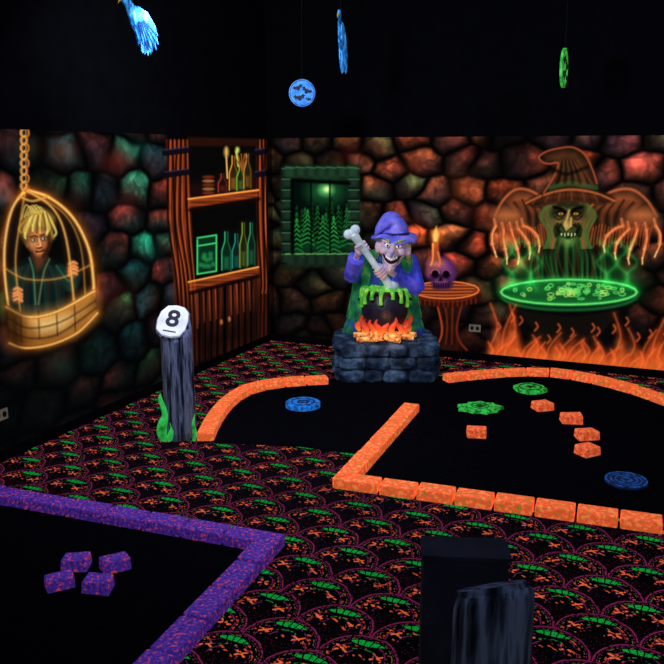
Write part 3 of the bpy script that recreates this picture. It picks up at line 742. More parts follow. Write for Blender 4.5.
Lk.new(tot, b.inputs['Emission Color']); Lk.new(fade, b.inputs['Emission Strength'])
b.inputs['Base Color'].default_value = (0.004, 0.004, 0.005, 1); b.inputs['Roughness'].default_value = 1; b.inputs['Specular IOR Level'].default_value = 0.0
fo = mesh_obj('floor', [K, K+E2*ROOMY, K+E2*ROOMY+E1*ROOMX, K+E1*ROOMX], [(0, 1, 2, 3)], MC); structure(fo, 'floor')

# ================= putting greens (black felt)
MFELT = mat('black_felt', (8, 8, 12), emit=0.0, rough=1.0, ramp=[(0.3, (7, 7, 10)), (0.7, (12, 12, 16))], scale=60, spec=0.0)
def slab(name, pts2, z, m):
    V = [Vector((p.x, p.y, z)) for p in pts2]+[Vector((p.x, p.y, 0.0005)) for p in pts2]; n = len(pts2)
    o = mesh_obj(name, V, [tuple(range(n))]+[(j, (j+1) % n, (j+1) % n+n, j+n) for j in range(n)], m); fixn(o); return o
leftc = [(206, 438), (216, 419), (231, 400), (252, 388), (285, 382), (332, 379), (386, 378)]
rightc = [(386, 378), (440, 377), (470, 374), (510, 371), (548, 371), (585, 376), (620, 384), (650, 393), (700, 412), (790, 455)]
fe = [fl(*p) for p in leftc]+[fl(*p) for p in rightc[1:]]+[fl(850, 548), fl(664, 524), fl(345, 482), fl(362, 455), fl(300, 447), fl(214, 443)]
o = slab('putting_green', fe, 0.006, MFELT); thing(o, fl(450, 430), 'black felt mini golf putting surface inside orange brick edging', 'putting green')
pf = [fl(-22, 489), fl(0, 493), fl(266, 542), fl(132, 680), fl(64, 760), fl(-300, 760), fl(-300, 640)]
o = slab('putting_green', pf, 0.006, MFELT); thing(o, fl(80, 600), 'black felt mini golf putting surface inside purple brick edging', 'putting green')

# ================= curbs
MORANGE = mat('orange_splatter_paint', (255, 110, 50), emit=0.62, rough=0.7, scale=40, detail=7,
    ramp=[(0.32, (110, 130, 44)), (0.38, (204, 120, 40)), (0.43, (232, 84, 40)), (0.54, (252, 104, 54)), (0.62, (255, 140, 76)), (0.70, (214, 150, 60))], bump=0.3)
MORANGE2 = mat('orange_stone_paint', (255, 110, 50), emit=0.5, rough=0.7, scale=50, detail=6,
    ramp=[(0.3, (190, 60, 30)), (0.42, (234, 84, 40)), (0.54, (250, 108, 58)), (0.66, (255, 150, 96))], bump=0.3)
MPURPLE = mat('purple_splatter_paint', (90, 50, 180), emit=0.38, rough=0.7, scale=60, detail=5,
    ramp=[(0.30, (44, 26, 100)), (0.44, (70, 40, 144)), (0.58, (94, 48, 162)), (0.63, (206, 64, 84)), (0.70, (230, 84, 60))], bump=0.3)
def curb(name, pts, m, label, w=0.112, h=0.066, bl=0.24, curved=True, corners=False):
    P = [fl(*p, z=h) for p in pts]
    if curved: P = [Vector(p) for p in cat(P, 10)]
    stn = []
    if corners:
        for i in range(len(P)-1):
            a, b2 = P[i], P[i+1]; k = max(1, round((b2-a).length/bl))
            for j in range(k): stn.append(a.lerp(b2, j/k))
        stn.append(P[-1])
    else:
        d = [0]
        for i in range(len(P)-1): d.append(d[-1]+(P[i+1]-P[i]).length)
        k = max(1, round(d[-1]/bl))
        for q in range(k+1):
            t = d[-1]*q/k; i = max(j for j in range(len(d)-1) if d[j] <= t+1e-9) if q < k else len(d)-2
            f = (t-d[i])/(d[i+1]-d[i]); stn.append(P[i].lerp(P[i+1], f))
    nr = []
    for i in range(len(stn)):
        a = (stn[i]-stn[i-1]).normalized() if i else (stn[1]-stn[0]).normalized()
        c = (stn[i+1]-stn[i]).normalized() if i < len(stn)-1 else a
        t = (a+c).normalized(); n = Vector((-t.y, t.x, 0)); k = 1/max(0.5, n.dot(Vector((-a.y, a.x, 0))))
        nr.append(n*k)
    V = []; Fc = []; g = 0.007
    for i in range(len(stn)-1):
        a, b2 = stn[i], stn[i+1]; t = (b2-a).normalized()*g
        hh = h+random.uniform(-.004, .004)
        base = len(V)
        for p, n in ((a+t, nr[i]), (b2-t, nr[i+1])):
            for sgn in (-1, 1):
                q = p+n*sgn*w/2; V.append(Vector((q.x, q.y, 0))); V.append(Vector((q.x, q.y, hh)))
        o0 = base
        Fc += [(o0, o0+1, o0+3, o0+2), (o0+4, o0+6, o0+7, o0+5), (o0, o0+4, o0+5, o0+1), (o0+2, o0+3, o0+7, o0+6), (o0+1, o0+5, o0+7, o0+3), (o0, o0+2, o0+6, o0+4)]
    o = mesh_obj(name, V, Fc, m); fixn(o); bevel(o, 0.007)
    thing(o, Vector((stn[0].x, stn[0].y, 0)), label, 'brick edging'); return o
curb('brick_edging', [(205, 433), (214, 415), (229, 397), (250, 385), (283, 379), (328, 376)], MORANGE, 'curved orange fluorescent brick edging ending at the stone pedestal', bl=.2, w=.12)
curb('brick_edging', [(445, 375), (472, 372), (510, 369), (548, 369), (585, 374), (620, 382), (650, 391), (700, 410), (790, 452)], MORANGE, 'curved orange fluorescent brick edging running along the painted wall', bl=.21)
curb('brick_edging', [(412, 403), (345, 476), (664, 519), (850, 544)], MORANGE, 'L-shaped orange fluorescent brick edging splitting the putting surface', curved=False, corners=True, w=.125)
curb('brick_edging', [(-20, 486.5), (0, 490), (270, 537), (124, 690), (54, 760)], MPURPLE, 'purple splattered brick edging bordering black felt', w=0.125, curved=False, corners=True)

# ================= loose bricks
def brickp(c, s, rz, m, nm, label, grp):
    x, y, z = s[0]/2, s[1]/2, s[2]
    j = lambda q: q*random.uniform(.86, 1.06)
    lo = [Vector((j(a)*x, j(b_)*y, 0)) for a, b_ in ((-1, -1), (1, -1), (1, 1), (-1, 1))]
    hi = [Vector((p.x*.95, p.y*.93, z*random.uniform(.92, 1.05))) for p in lo]
    R = Matrix.Rotation(rz, 3, 'Z'); bs = Vector((c.x, c.y, .006))
    o = mesh_obj(nm, [R @ p+bs for p in lo+hi], [(3, 2, 1, 0), (4, 5, 6, 7), (0, 1, 5, 4), (1, 2, 6, 5), (2, 3, 7, 6), (3, 0, 4, 7)], m); fixn(o); bevel(o, .006)
    thing(o, (c.x, c.y, 0.006), label, 'brick', group=grp)
for (x, y, s, rz) in ((542, 410, .15, .35), (571, 423, .155, -.1), (586, 439, .155, .15), (587, 455, .15, .45), (476, 437, .145, -.15)):
    brickp(fl(x, y), (s, .125, .065), rz, MORANGE2, 'brick', 'small orange fluorescent brick lying on black felt', 'loose orange bricks on the felt')
for (x, y, rz) in ((60, 588, .5), (77, 569, .1), (115, 570, .55), (99, 591, -.15)):
    brickp(fl(x, y), (.135, .10, .062), rz, MPURPLE, 'brick', 'small purple fluorescent brick with orange splatter on black felt', 'loose purple bricks on the felt')

# ================= golf bumper discs
def mat2(name, c1, c2, emit=0.6, scale=30): return mat(name, c1, emit=emit, scale=scale, ramp=[(0.40, c2), (0.55, c1)], bump=0.3)
MBLUE = mat2('blue_fluorescent', (30, 116, 200), (10, 60, 120)); MBLUED = mat2('dark_blue_fluorescent', (10, 36, 78), (6, 18, 46), .3)
MBLUE3 = mat2('dim_blue_fluorescent', (24, 80, 150), (8, 34, 80), .45)
MGREEN = mat2('green_fluorescent', (46, 186, 66), (14, 90, 30)); MGREEND = mat2('dark_green_fluorescent', (14, 80, 34), (6, 40, 16), .4)
def disc(c, r, z0, z1, outline=None, n=40):
    pts = outline or [(math.cos(2*math.pi*j/n), math.sin(2*math.pi*j/n)) for j in range(n)]
    rings = [[Vector((c.x+x*r*k, c.y+y*r*k, z)) for x, y in pts] for k, z in ((1, z0), (1, z1-0.006), (0.95, z1))]
    return loft(rings)
def annulus(c, r0, r1, z0, z1, n=40):
    R = []
    for r, z in ((r0, z0), (r1, z0), (r1, z1), (r0, z1)): R.append([Vector((c.x+r*math.cos(2*math.pi*j/n), c.y+r*math.sin(2*math.pi*j/n), z)) for j in range(n)])
    V, Fc = loft(R, False, False); m_ = 3*n
    Fc += [(m_+j, m_+(j+1) % n, (j+1) % n, j) for j in range(n)]
    return V, Fc
c = fl(303, 407); o = mesh_obj('bumper_disc', *disc(c, .14, .006, .045), MBLUE)
k1 = mesh_obj('rim', *annulus(c, .088, .096, .043, .048), MBLUED); k2 = mesh_obj('emblem', *annulus(c, .03, .045, .043, .049), MBLUED)
for q in (o, k1, k2): fixn(q)
thing(o, c, 'round blue fluorescent bumper disc on black felt', 'bumper', [k1, k2])
c = fl(626, 483)
o = mesh_obj('bumper_disc', *disc(c, .128, .006, .022), MBLUED); fixn(o); ch = []
for r0, r1 in ((.116, .126), (.088, .095), (.062, .069), (.022, .038)):
    q = mesh_obj('ring', *annulus(c, r0, r1, .02, .026), MBLUE3); fixn(q); ch.append(q)
thing(o, c, 'flat blue disc with concentric glowing rings on black felt', 'bumper', ch)
c = fl(530, 391)
hexo = [(math.cos(math.pi*j/4+.4)*(1 if j % 2 else .93), math.sin(math.pi*j/4+.4)*(1 if j % 2 else .93)) for j in range(8)]
o = mesh_obj('bumper_disc', *disc(c, .145, .006, .038, hexo), MGREEN); q1 = mesh_obj('rim', *annulus(c, .09, .102, .036, .042, 8), MGREEND); q2 = mesh_obj('emblem', *disc(c, .05, .036, .043, [(math.cos(math.pi*j/5)*(1 if j % 2 else .45), math.sin(math.pi*j/5)*(1 if j % 2 else .45)) for j in range(10)]), MGREEND)
for q in (o, q1, q2): fixn(q)
thing(o, c, 'faceted green fluorescent bumper disc with a dark star emblem', 'bumper', [q1, q2])
c = fl(480, 410)
jr = [1.12, .86, 1.0, .8, 1.05, .88, .95, .78, 1.1, .88, 1.15, .84, .95, .8, 1.02, .86, .98, .82]
jag = [(math.cos(2*math.pi*j/18)*jr[j]*1.08, math.sin(2*math.pi*j/18)*jr[j]*.9) for j in range(18)]
o = mesh_obj('bumper_disc', *disc(c, .155, .006, .034, jag), MGREEN); q1 = mesh_obj('rim', *annulus(c, .062, .07, .032, .038), MGREEND); q2 = mesh_obj('emblem', *disc(c, .035, .032, .040), MGREEND)
for q in (o, q1, q2): fixn(q)
thing(o, c, 'jagged green fluorescent splat bumper on black felt', 'bumper', [q1, q2])

# ================= number posts
MWOOD = mat('weathered_post_wood', (70, 72, 86), emit=0.16, rough=0.95, scale=22, stretch=(1.5, 1.5, .13), detail=9,
    ramp=[(0.36, (16, 20, 30)), (0.44, (54, 62, 80)), (0.52, (112, 120, 146)), (0.60, (74, 80, 102)), (0.70, (26, 30, 44))], bump=1.0, bscale=30, spec=.1)
MSIGN = mat('white_sign_paint', (225, 228, 240), emit=0.45, rough=0.6, ramp=[(0.3, (186, 190, 204)), (0.6, (222, 222, 228))])
MINK = mat('black_ink', (8, 8, 10), emit=0.0)
def post(c, r, h, hd, tl, m, name='hole_marker_post'):
    n = 64; rings = []
    for k, t in enumerate([0, .08, .2, .35, .5, .65, .8, .92, .97, 1.0]):
        ring = []
        for j in range(n):
            q = 2*math.pi*j/n
            rr = r*(1+.05*math.sin(3*q+t*2)+.02*math.sin(7*q+5*t)+.010*math.sin(17*q+4*math.sin(t*9))+.006*math.sin(29*q+9*t)+.012*math.sin(t*23+2*q))*(1.07-.07*t)
            if k == 9: rr *= .93
            x, y = rr*math.cos(q), rr*math.sin(q)
            zt = h-tl*(x*hd.x+y*hd.y)
            ring.append(Vector((c.x+x, c.y+y, zt*t if k < 9 else zt+.006)))
        rings.append(ring)
    o = mesh_obj(name, *loft(rings), m, True); fixn(o)
    return o
c8 = fl(180, 436); hd = (Vector((-.25, 0, 0))-c8); hd.z = 0; hd.normalize()
po = post(c8, .108, .83, hd, .95, MWOOD)
nrm = (hd*0.70+Vector((0, 0, .72))).normalized(); axx = Vector((0, 0, 1)).cross(hd).normalized(); axy = nrm.cross(axx)
rotm = Matrix.Rotation(math.radians(-14), 3, nrm); axx = rotm @ axx; axy = rotm @ axy
sc_ = c8+Vector((-.018, 0, .835))+nrm*.018
fac = [(.55, 1.0), (.9, .68), (1, .15), (.98, -.42), (.72, -.88), (.15, -1.03), (-.45, -.98), (-.9, -.66), (-1, -.05), (-.92, .5), (-.58, .95), (.0, 1.06)]
out = [(x*.104, y*.128) for x, y in fac]
sg_ = prism('sign_plate', out, MSIGN, .02, sc_, axx, axy, nrm); bevel(sg_, .003)
back = prism('sign_back', [(x*1.08, y*1.08) for x, y in out], MWOOD, .026, sc_-nrm*.022, axx, axy, nrm)
tx = bpy.data.curves.new('t', 'FONT'); tx.body = '8'; tx.size = .19; tx.align_x = 'CENTER'; tx.align_y = 'CENTER'; tx.extrude = .002; tx.offset = .004
to = bpy.data.objects.new('t', tx); COL.objects.link(to)
dg = bpy.context.evaluated_depsgraph_get(); me = bpy.data.meshes.new_from_object(to.evaluated_get(dg)); bpy.data.objects.remove(to)
M = Matrix.Identity(4)
for i in range(3):
    M[i][0] = axx[i]; M[i][1] = axy[i]; M[i][2] = nrm[i]; M[i][3] = (sc_+nrm*.012+axy*.012)[i]
me.transform(M); me.materials.clear(); me.materials.append(MINK); num = bpy.data.objects.new('number', me); COL.objects.link(num)
ln_ = prism('underline', [(-.045, -.095), (.045, -.095), (.045, -.087), (-.045, -.087)], MINK, .004, sc_+nrm*.012, axx, axy, nrm)
thing(po, c8, 'weathered log post with a white number 8 sign on carpet', 'signpost', [sg_, back, num, ln_])

MFGW = mat('dark_post_wood', (44, 48, 60), emit=0.14, rough=0.9, scale=16, stretch=(1.6, 1.6, .16), detail=9,
    ramp=[(0.35, (12, 14, 22)), (0.47, (44, 52, 70)), (0.58, (84, 96, 122)), (0.72, (24, 28, 40))], bump=1.0, bscale=24, spec=.1)
cf = Vector((.455, 2.12, 0)); po2 = post(cf, .112, .775, Vector((-.35, .94, 0)), .55, MFGW)
bkn = Vector((-.35*.48, .94*.48, .876)).normalized(); bkx = Vector((.94, .35, 0)); bky = bkn.cross(bkx).normalized()
bk = prism('sign_back', [(.098*math.cos(t), .105*math.sin(t)) for t in np.linspace(0, 6.283, 30)[:-1]], MFGW, .018, cf+Vector((0, 0, .79)), bkx, bky, bkn)
thing(po2, cf, 'dark weathered log post seen from behind its slanted top', 'signpost', [bk])
MBOX = mat('dark_blue_plastic', (20, 22, 32), emit=0.14, rough=0.6, ramp=[(0.3, (18, 20, 30)), (0.7, (28, 32, 44))], spec=.1)
bx = fl(468, 556, .60); bc = Vector((bx.x, bx.y+.07, 0))
o = mesh_obj('ball_box', *rbox(bc+Vector((0, 0, .295)), (.31, .15, .59), -.08, p=30, n=8), MBOX)
lid = mesh_obj('lid', *rbox(bc+Vector((0, 0, .59)), (.32, .16, .02), -.08, p=30, n=6), MBOX)
thing(o, bc, 'plain dark square box standing behind the log post', 'box', [lid])

# green leaf shapes against post
MNEON = mat('neon_green', (40, 190, 70), emit=0.6, scale=14, ramp=[(0.35, (20, 120, 44)), (0.6, (56, 204, 84))])
pb = c8+Vector((-.095, -.11, 0)); lv_ = []
for i, (x0, pts_, rr_) in enumerate((
    (0, [(0, 0), (-.012, .06), (-.002, .13), (.016, .19), (.008, .25), (-.012, .31), (-.008, .35)], [.022, .036, .034, .022, .018, .016, .003]),
    (.03, [(0, 0), (.02, .04), (.034, .09), (.02, .14)], [.02, .024, .016, .002]))):
    v, f = tubec([pb+Vector((x0+a, 0, z)) for a, z in pts_], rr_, 12)
    v = [Vector((p.x, pb.y+(p.y-pb.y)*.45, max(p.z, 0))) for p in v]
    q = mesh_obj('leaf', v, f, MNEON, True); fixn(q); lv_.append(q)
ov = empty('succulent_plant'); thing(ov, pb, 'neon green curved leaf shape standing against the foot of the post', 'plant', lv_)
pb2 = c8+Vector((.118, -.10, 0)); lv_ = []
v, f = tubec([pb2, pb2+Vector((.008, 0, .05)), pb2+Vector((-.002, 0, .12)), pb2+Vector((.012, 0, .20))], [.012, .016, .011, .002], 10)
v = [Vector((p.x, p.y, max(p.z, 0))) for p in v]
q = mesh_obj('leaf', v, f, MNEON, True); fixn(q); lv_.append(q)
ov = empty('succulent_plant'); thing(ov, pb2, 'slim neon green leaf beside the post', 'plant', lv_)

# ================= pedestal
O = Vector((.49, 7.40, .345))
MSTONE = mat('blue_grey_stone', (60, 80, 110), emit=0.12, rough=0.9, scale=9, detail=8,
    ramp=[(0.3, (10, 16, 26)), (0.5, (34, 52, 72)), (0.68, (80, 108, 134))], bump=1.0, bscale=18, spec=.15)
parts = []
hx, hy = .42, .31
for rw in range(3):
    z = .0575+rw*.115
    for side in range(4):
        ln = (2*hx, 2*hy, 2*hx, 2*hy)[side]; n = 4 if side in (0, 2) else 3
        cuts = [0]+[(k+random.uniform(-.18, .18)+(.25 if rw % 2 else 0)*(k < n))/n for k in range(1, n)]+[1]
        for k in range(n):
            t = (cuts[k]+cuts[k+1])/2; wd_ = (cuts[k+1]-cuts[k])*ln
            d = -ln/2+t*ln
            if side == 0: cc = (d, -hy); rz = 0
            elif side == 1: cc = (hx-.02, d); rz = math.pi/2
            elif side == 2: cc = (d, hy); rz = 0
            else: cc = (-hx+.02, d); rz = math.pi/2
            parts.append(rbox(Vector((O.x+cc[0], O.y+cc[1], z)), (wd_*1.03, .15+random.uniform(-.02, .03), .116), rz+random.uniform(-.05, .05), p=4.5, n=7, jit=.05))
parts.append(rbox(Vector((O.x, O.y, .165)), (2*hx, 2*hy, .33), 0, p=20, n=4))
for i in range(5):
    for j in range(4):
        parts.append(rbox(Vector((O.x-.36+.18*i+random.uniform(-.02, .02), O.y-.26+.175*j, .315)), (.195, .19, .06), random.uniform(-.2, .2), p=4, n=5, jit=.06))
v, f = join(parts)
v = [Vector((p.x, p.y, max(p.z, 0))) for p in v]
ped = mesh_obj('stone_pedestal', v, f, MSTONE, True); thing(ped, (O.x, O.y, 0), 'low blue-grey stacked stone pedestal carrying the witch statue', 'pedestal')

# ================= campfire, cauldron
MLOG = mat('yellow_logs', (210, 140, 60), emit=0.5, scale=26, ramp=[(0.36, (120, 54, 24)), (0.5, (226, 140, 70)), (.65, (250, 200, 110))])
MFL, nt, b = new_mat('painted_flame')
tc = nt.nodes.new('ShaderNodeTexCoord'); sp = nt.nodes.new('ShaderNodeSeparateXYZ'); nt.links.new(tc.outputs['Generated'], sp.inputs[0])
cr = nt.nodes.new('ShaderNodeValToRGB'); el = cr.color_ramp.elements
el[0].position = 0; el[0].color = (*lin((255, 160, 60)), 1); el[1].position = 1; el[1].color = (*lin((110, 26, 20)), 1); e = el.new(.4); e.color = (*lin((226, 74, 32)), 1)
nt.links.new(sp.outputs['Z'], cr.inputs[0]); nt.links.new(cr.outputs[0], b.inputs['Emission Color']); nt.links.new(cr.outputs[0], b.inputs['Base Color']); b.inputs['Emission Strength'].default_value = .55
CC = O+Vector((-.01, -.06, 0))
ch = []
for k, (ax_, bx_, zz) in enumerate((((-.26, -.20), (.10, -.20), .03), ((.25, -.19), (-.10, -.17), .055), ((-.12, -.25), (.17, -.10), .045), ((.12, -.255), (-.16, -.08), .035), ((-.28, -.06), (-.05, -.16), .05), ((.28, -.05), (.05, -.16), .05), ((.0, -.255), (.02, -.05), .075))):
    p0 = CC+Vector((*ax_, zz*.8)); p1 = CC+Vector((*bx_, zz+.02))
    q = mesh_obj('log', *tube([p0, p0.lerp(p1, .5), p1], [.023, .026, .023], 10, fold=.06, nf=5), MLOG, False); fixn(q); ch.append(q)
for k in range(13):
    a = -math.pi/2+(k-6)*.33; rr = .205+.02*(k % 2); h = .13+.09*random.random()
    p = CC+Vector((math.cos(a)*rr, math.sin(a)*rr*.85, .06)); s = random.choice((-1, 1))*.02
    q = mesh_obj('flame', *tubec([p, p+Vector((s, 0, h*.3)), p+Vector((-s, 0, h*.65)), p+Vector((s*.8, 0, h))], [.014, .028, .016, .002], 8), MFL, True); fixn(q); ch.append(q)
cfm = empty('campfire'); thing(cfm, CC, 'sculpted orange flames and crossed yellow logs under the cauldron', 'campfire', ch)
MIRON = mat('black_iron', (26, 26, 40), emit=0.08, rough=0.45, ramp=[(0.3, (14, 14, 24)), (0.7, (34, 34, 52))], bump=.3, spec=.5)
prof = [(.07, .095), (.13, .105), (.18, .15), (.208, .22), (.212, .28), (.198, .35), (.172, .40), (.165, .42), (.195, .432), (.20, .445), (.19, .455), (.16, .45), (.15, .40), (.01, .38)]
n = 36
pot = mesh_obj('cauldron', *loft([[CC+Vector((r*math.cos(2*math.pi*j/n), r*math.sin(2*math.pi*j/n), z)) for j in range(n)] for r, z in prof]), MIRON, True); fixn(pot)
ch = []
for a in (-.5, math.pi+.5, math.pi/2):
    p = CC+Vector((math.cos(a)*.12, math.sin(a)*.12, 0))
    q = mesh_obj('leg', *tube([p+Vector((0, 0, .0)), p+Vector((0, 0, .06)), p+Vector((0, 0, .14))], [.016, .02, .03], 10), MIRON, True); fixn(q); ch.append(q)
for s in (-1, 1):
    p = CC+Vector((s*.2, 0, .36))
    q = mesh_obj('handle', *tubec([p+Vector((-.01*s, -.04, .03)), p+Vector((.035*s, -.03, 0)), p+Vector((.035*s, .03, 0)), p+Vector((-.01*s, .04, .03))], [.01]*4, 8), MIRON, True); fixn(q); ch.append(q)
MGOO = mat('green_slime', (130, 226, 60), emit=0.35, rough=0.25, scale=16, ramp=[(0.3, (40, 150, 40)), (0.5, (96, 190, 50)), (0.7, (170, 226, 84))], spec=.6)
gp = [ell(CC+Vector((0, 0, .445)), (.185, .185, .03), 20)]
for k in range(20):
    a = random.uniform(0, 6.28); r = .14*math.sqrt(random.random())
    gp.append(ell(CC+Vector((r*math.cos(a), r*math.sin(a), .47)), random.uniform(.02, .042), 10))
for a, dl in ((-2.6, .12), (-2.95, .16), (-2.2, .07), (-1.8, .11), (-1.3, .06), (-.9, .10), (-.45, .15), (-.1, .08), (3.0, .1), (2.4, .08), (.6, .08)):
    p = CC+Vector((math.cos(a)*.2, math.sin(a)*.2, .45))
    gp.append(tubec([p+Vector((-math.cos(a)*.05, -math.sin(a)*.05, .01)), p, p+Vector((math.cos(a)*.018, math.sin(a)*.018, -dl*.5)), p+Vector((math.cos(a)*.015, math.sin(a)*.015, -dl))], [.02, .024, .016, .022], 8))
goo = blob('slime', gp, .008, MGOO, 3); goo['label'] = 'bubbling bright green slime dripping over the rim'
thing(pot, CC, 'black iron cauldron overflowing with green slime above flames', 'cauldron', ch+[goo])

# ================= bone
MBONE = mat('bone_white', (200, 214, 220), emit=0.26, rough=0.6, ramp=[(0.3, (150, 172, 184)), (0.6, (206, 222, 214))])
b0 = O+Vector((-.315, -.34, .985)); b1 = O+Vector((.03, -.17, .49)); bd = (b1-b0).normalized(); sd = bd.cross(Vector((0, -1, 0))).normalized()
bp = [tubec([b0+bd*.01, b0.lerp(b1, .2), b0.lerp(b1, .5), b0.lerp(b1, .8), b1], [.044, .033, .029, .033, .040], 16)]
for e, s in ((b0, -1), (b1, 1)):
    bp += [ell(e+sd*.036+bd*s*.01, .043), ell(e-sd*.036+bd*s*.01, .043)]
bone = blob('bone', bp, .006, MBONE, 3); thing(bone, (b0+b1)/2, 'oversized white bone used as a stirring stick', 'bone')

# ================= witch
MSKIN = mat('witch_skin', (210, 200, 220), emit=0.16, rough=0.5, scale=8, ramp=[(0.34, (120, 124, 170)), (0.48, (196, 176, 196)), (0.58, (224, 180, 176)), (0.70, (232, 200, 190))], bump=.4, bscale=40)
MSLEEVE = mat('violet_sleeve', (80, 60, 190), emit=0.24, rough=0.8, scale=8, ramp=[(0.3, (34, 44, 150)), (0.52, (70, 78, 206)), (0.7, (120, 96, 216))])
MROBE = mat('green_robe', (40, 110, 80), emit=0.26, rough=0.8, scale=6, ramp=[(0.3, (34, 40, 130)), (0.48, (44, 64, 150)), (0.56, (26, 106, 76)), (0.7, (64, 150, 74))])
MSHAWL = mat('green_cloak', (50, 140, 90), emit=0.28, rough=0.8, scale=9, ramp=[(0.3, (12, 64, 56)), (0.5, (30, 124, 70)), (0.7, (104, 184, 76))])
MHAT = mat('violet_hat', (90, 80, 200), emit=0.2, rough=0.7, scale=7, ramp=[(0.3, (64, 62, 166)), (0.5, (108, 104, 210)), (0.7, (160, 144, 228))])
MBAND = mat('hat_band', (40, 30, 100), emit=.15)
MHAIR = mat('pale_hair', (190, 200, 120), emit=0.2, scale=30, ramp=[(0.35, (80, 110, 60)), (0.6, (150, 170, 100))])
MEYE = mat('eye_white', (240, 240, 220), emit=.5); MMOUTH = mat('mouth_dark', (50, 8, 16), emit=.05); MTOOTH = mat('tooth', (250, 250, 230), emit=.45)
H = O+Vector((.05, -.16, .83)); HS = 1.34
HR = Matrix.Rotation(-.12, 3, 'Z') @ Matrix.Rotation(.10, 3, 'Y') @ Matrix.Rotation(-.04, 3, 'X')
def hp(x, y, z): return H+HR @ Vector((x*HS, y*HS, z*HS))
def hr(r): return tuple(q*HS for q in r) if hasattr(r, '__len__') else r*HS
def htc(pts, rr, n, **k): return tubec([hp(*p) for p in pts], [q*HS for q in rr], n, **k)
bp = [ell(hp(0, .01, .02), hr((.094, .10, .115))), ell(hp(0, -.03, -.05), hr((.066, .078, .072))),
      ell(hp(-.052, -.07, -.014), hr((.034, .034, .028))), ell(hp(.052, -.07, -.014), hr((.034, .034, .028))),
      htc([(0, -.09, .04), (0, -.135, .022), (0, -.164, -.006), (0, -.166, -.034), (0, -.154, -.05)], [.012, .016, .018, .012, .005], 10),
      ell(hp(-.017, -.116, -.010), hr(.012)), ell(hp(.017, -.116, -.010), hr(.012)),
      htc([(0, -.06, -.10), (0, -.105, -.126), (0, -.145, -.132), (0, -.168, -.118)], [.036, .028, .019, .009], 10),
      htc([(-.07, -.078, .052), (-.035, -.102, .048), (0, -.098, .038), (.035, -.102, .048), (.07, -.078, .052)], [.011, .014, .011, .014, .011], 8),
      ell(hp(-.10, -.01, 0), hr((.02, .02, .042))), ell(hp(.10, -.01, 0), hr((.02, .02, .042))),
      tubec([hp(0, .03, -.06), O+Vector((.01, .0, .70)), O+Vector((.01, .10, .60)), O+Vector((0, .14, .35)), O+Vector((0, .15, .05))], [.06, .07, .12, .14, .16], 14, sub=3)]
bp += [htc([(-.056, -.09, -.045), (-.03, -.112, -.085), (0, -.12, -.10), (.03, -.112, -.085), (.056, -.09, -.045)], [.005, .007, .008, .007, .005], 8)]
def grip(p, d, n, rb, fwd):
    """hand wrapped round an axis d at p; palm on side n"""
    out = []; d = d.normalized(); n = (n-d*n.dot(d)).normalized(); b_ = d.cross(n)
    pc = p+n*(rb+.022)
    R = Matrix((d, b_, n)).transposed()
    out.append(ell(pc, (.048, .038, .021), 14, R))
    for i, (o_, l, r) in enumerate(((-.037, 3.2, .0118), (-.0125, 3.6, .0125), (.0125, 3.4, .012), (.037, 2.8, .010))):
        pts = []
        for k in range(8):
            a = .15+l*k/7
            pts.append(p+d*(o_*1.15)+(n*math.cos(a)+b_*math.sin(a))*(rb+.012))
        out.append(tube(pts, [r*1.1, r, r*1.12, r, r*1.08, r*.95, r*.85, r*.6], 8))
    pts = []
    for k in range(6):
        a = -.2-1.9*k/5
        pts.append(p+d*(-.046-.016*k/5)*fwd+(n*math.cos(a)+b_*math.sin(a))*(rb+.014))
    out.append(tube(pts, [.016, .015, .0135, .014, .0125, .008], 8))
    return out, pc
h1 = b0.lerp(b1, .28); h2 = b0.lerp(b1, .72)
g1, pc1 = grip(h1, bd, Vector((-.8, .3, -.5)), .032, 1)
g2, pc2 = grip(h2, bd, Vector((.6, .3, -.3)), .032, 1)
bp += g1+g2
el1 = O+Vector((-.31, -.02, .57)); el2 = O+Vector((.27, -.06, .46))
sh1 = O+Vector((-.17, .04, .69)); sh2 = O+Vector((.21, .04, .69))
bp += [tubec([O+Vector((-.02, .07, .66)), sh1, el1, el1.lerp(pc1, .6), pc1], [.055, .05, .038, .029, .026], 10),
       tubec([O+Vector((.02, .07, .66)), sh2, el2, el2.lerp(pc2, .6), pc2], [.055, .05, .038, .029, .026], 10)]
body = blob('witch_statue', bp, .006, MSKIN, 2)
ch = []
rings = []
for z, rx, ry, cy in ((0.0, .37, .17, .15), (.08, .35, .17, .15), (.22, .30, .17, .15), (.38, .245, .155, .14), (.52, .215, .145, .11), (.63, .21, .13, .08), (.70, .18, .115, .05), (.745, .12, .09, .02), (.765, .08, .07, .0)):
    fold = .08*max(0, 1-z/.75)
    rings.append([O+Vector((rx*math.cos(q)*(1+fold*math.sin(11*q)), cy+ry*math.sin(q)*(1+fold*math.sin(9*q+1)), z)) for q in [2*math.pi*j/96 for j in range(96)]])
q = mesh_obj('robe', *loft(rings), MROBE, True); fixn(q); q['label'] = 'green robe with blue folds'; ch.append(q)
V = []; Fc = []; nj = 72
zs = [(.80, .085, .075, -.02), (.775, .16, .12, .01), (.73, .235, .16, .04), (.66, .272, .185, .06), (.54, .275, .19, .11), (.40, .285, .185, .14), (.28, .305, .185, .15), (.18, .33, .185, .15)]
for i, (z, rx, ry, cy) in enumerate(zs):
    for j in range(nj):
        a = -1.0+5.15*j/(nj-1); fo_ = 1+.05*math.sin(15*a)*i/6
        zz = z+(-.06*abs(math.sin(a*7)) if i == len(zs)-1 else 0)
        V.append(O+Vector((rx*math.cos(a)*fo_, cy+ry*math.sin(a)*fo_, zz)))
for i in range(len(zs)-1):
    for j in range(nj-1):
        a = i*nj+j; Fc.append((a, a+1, a+1+nj, a+nj))
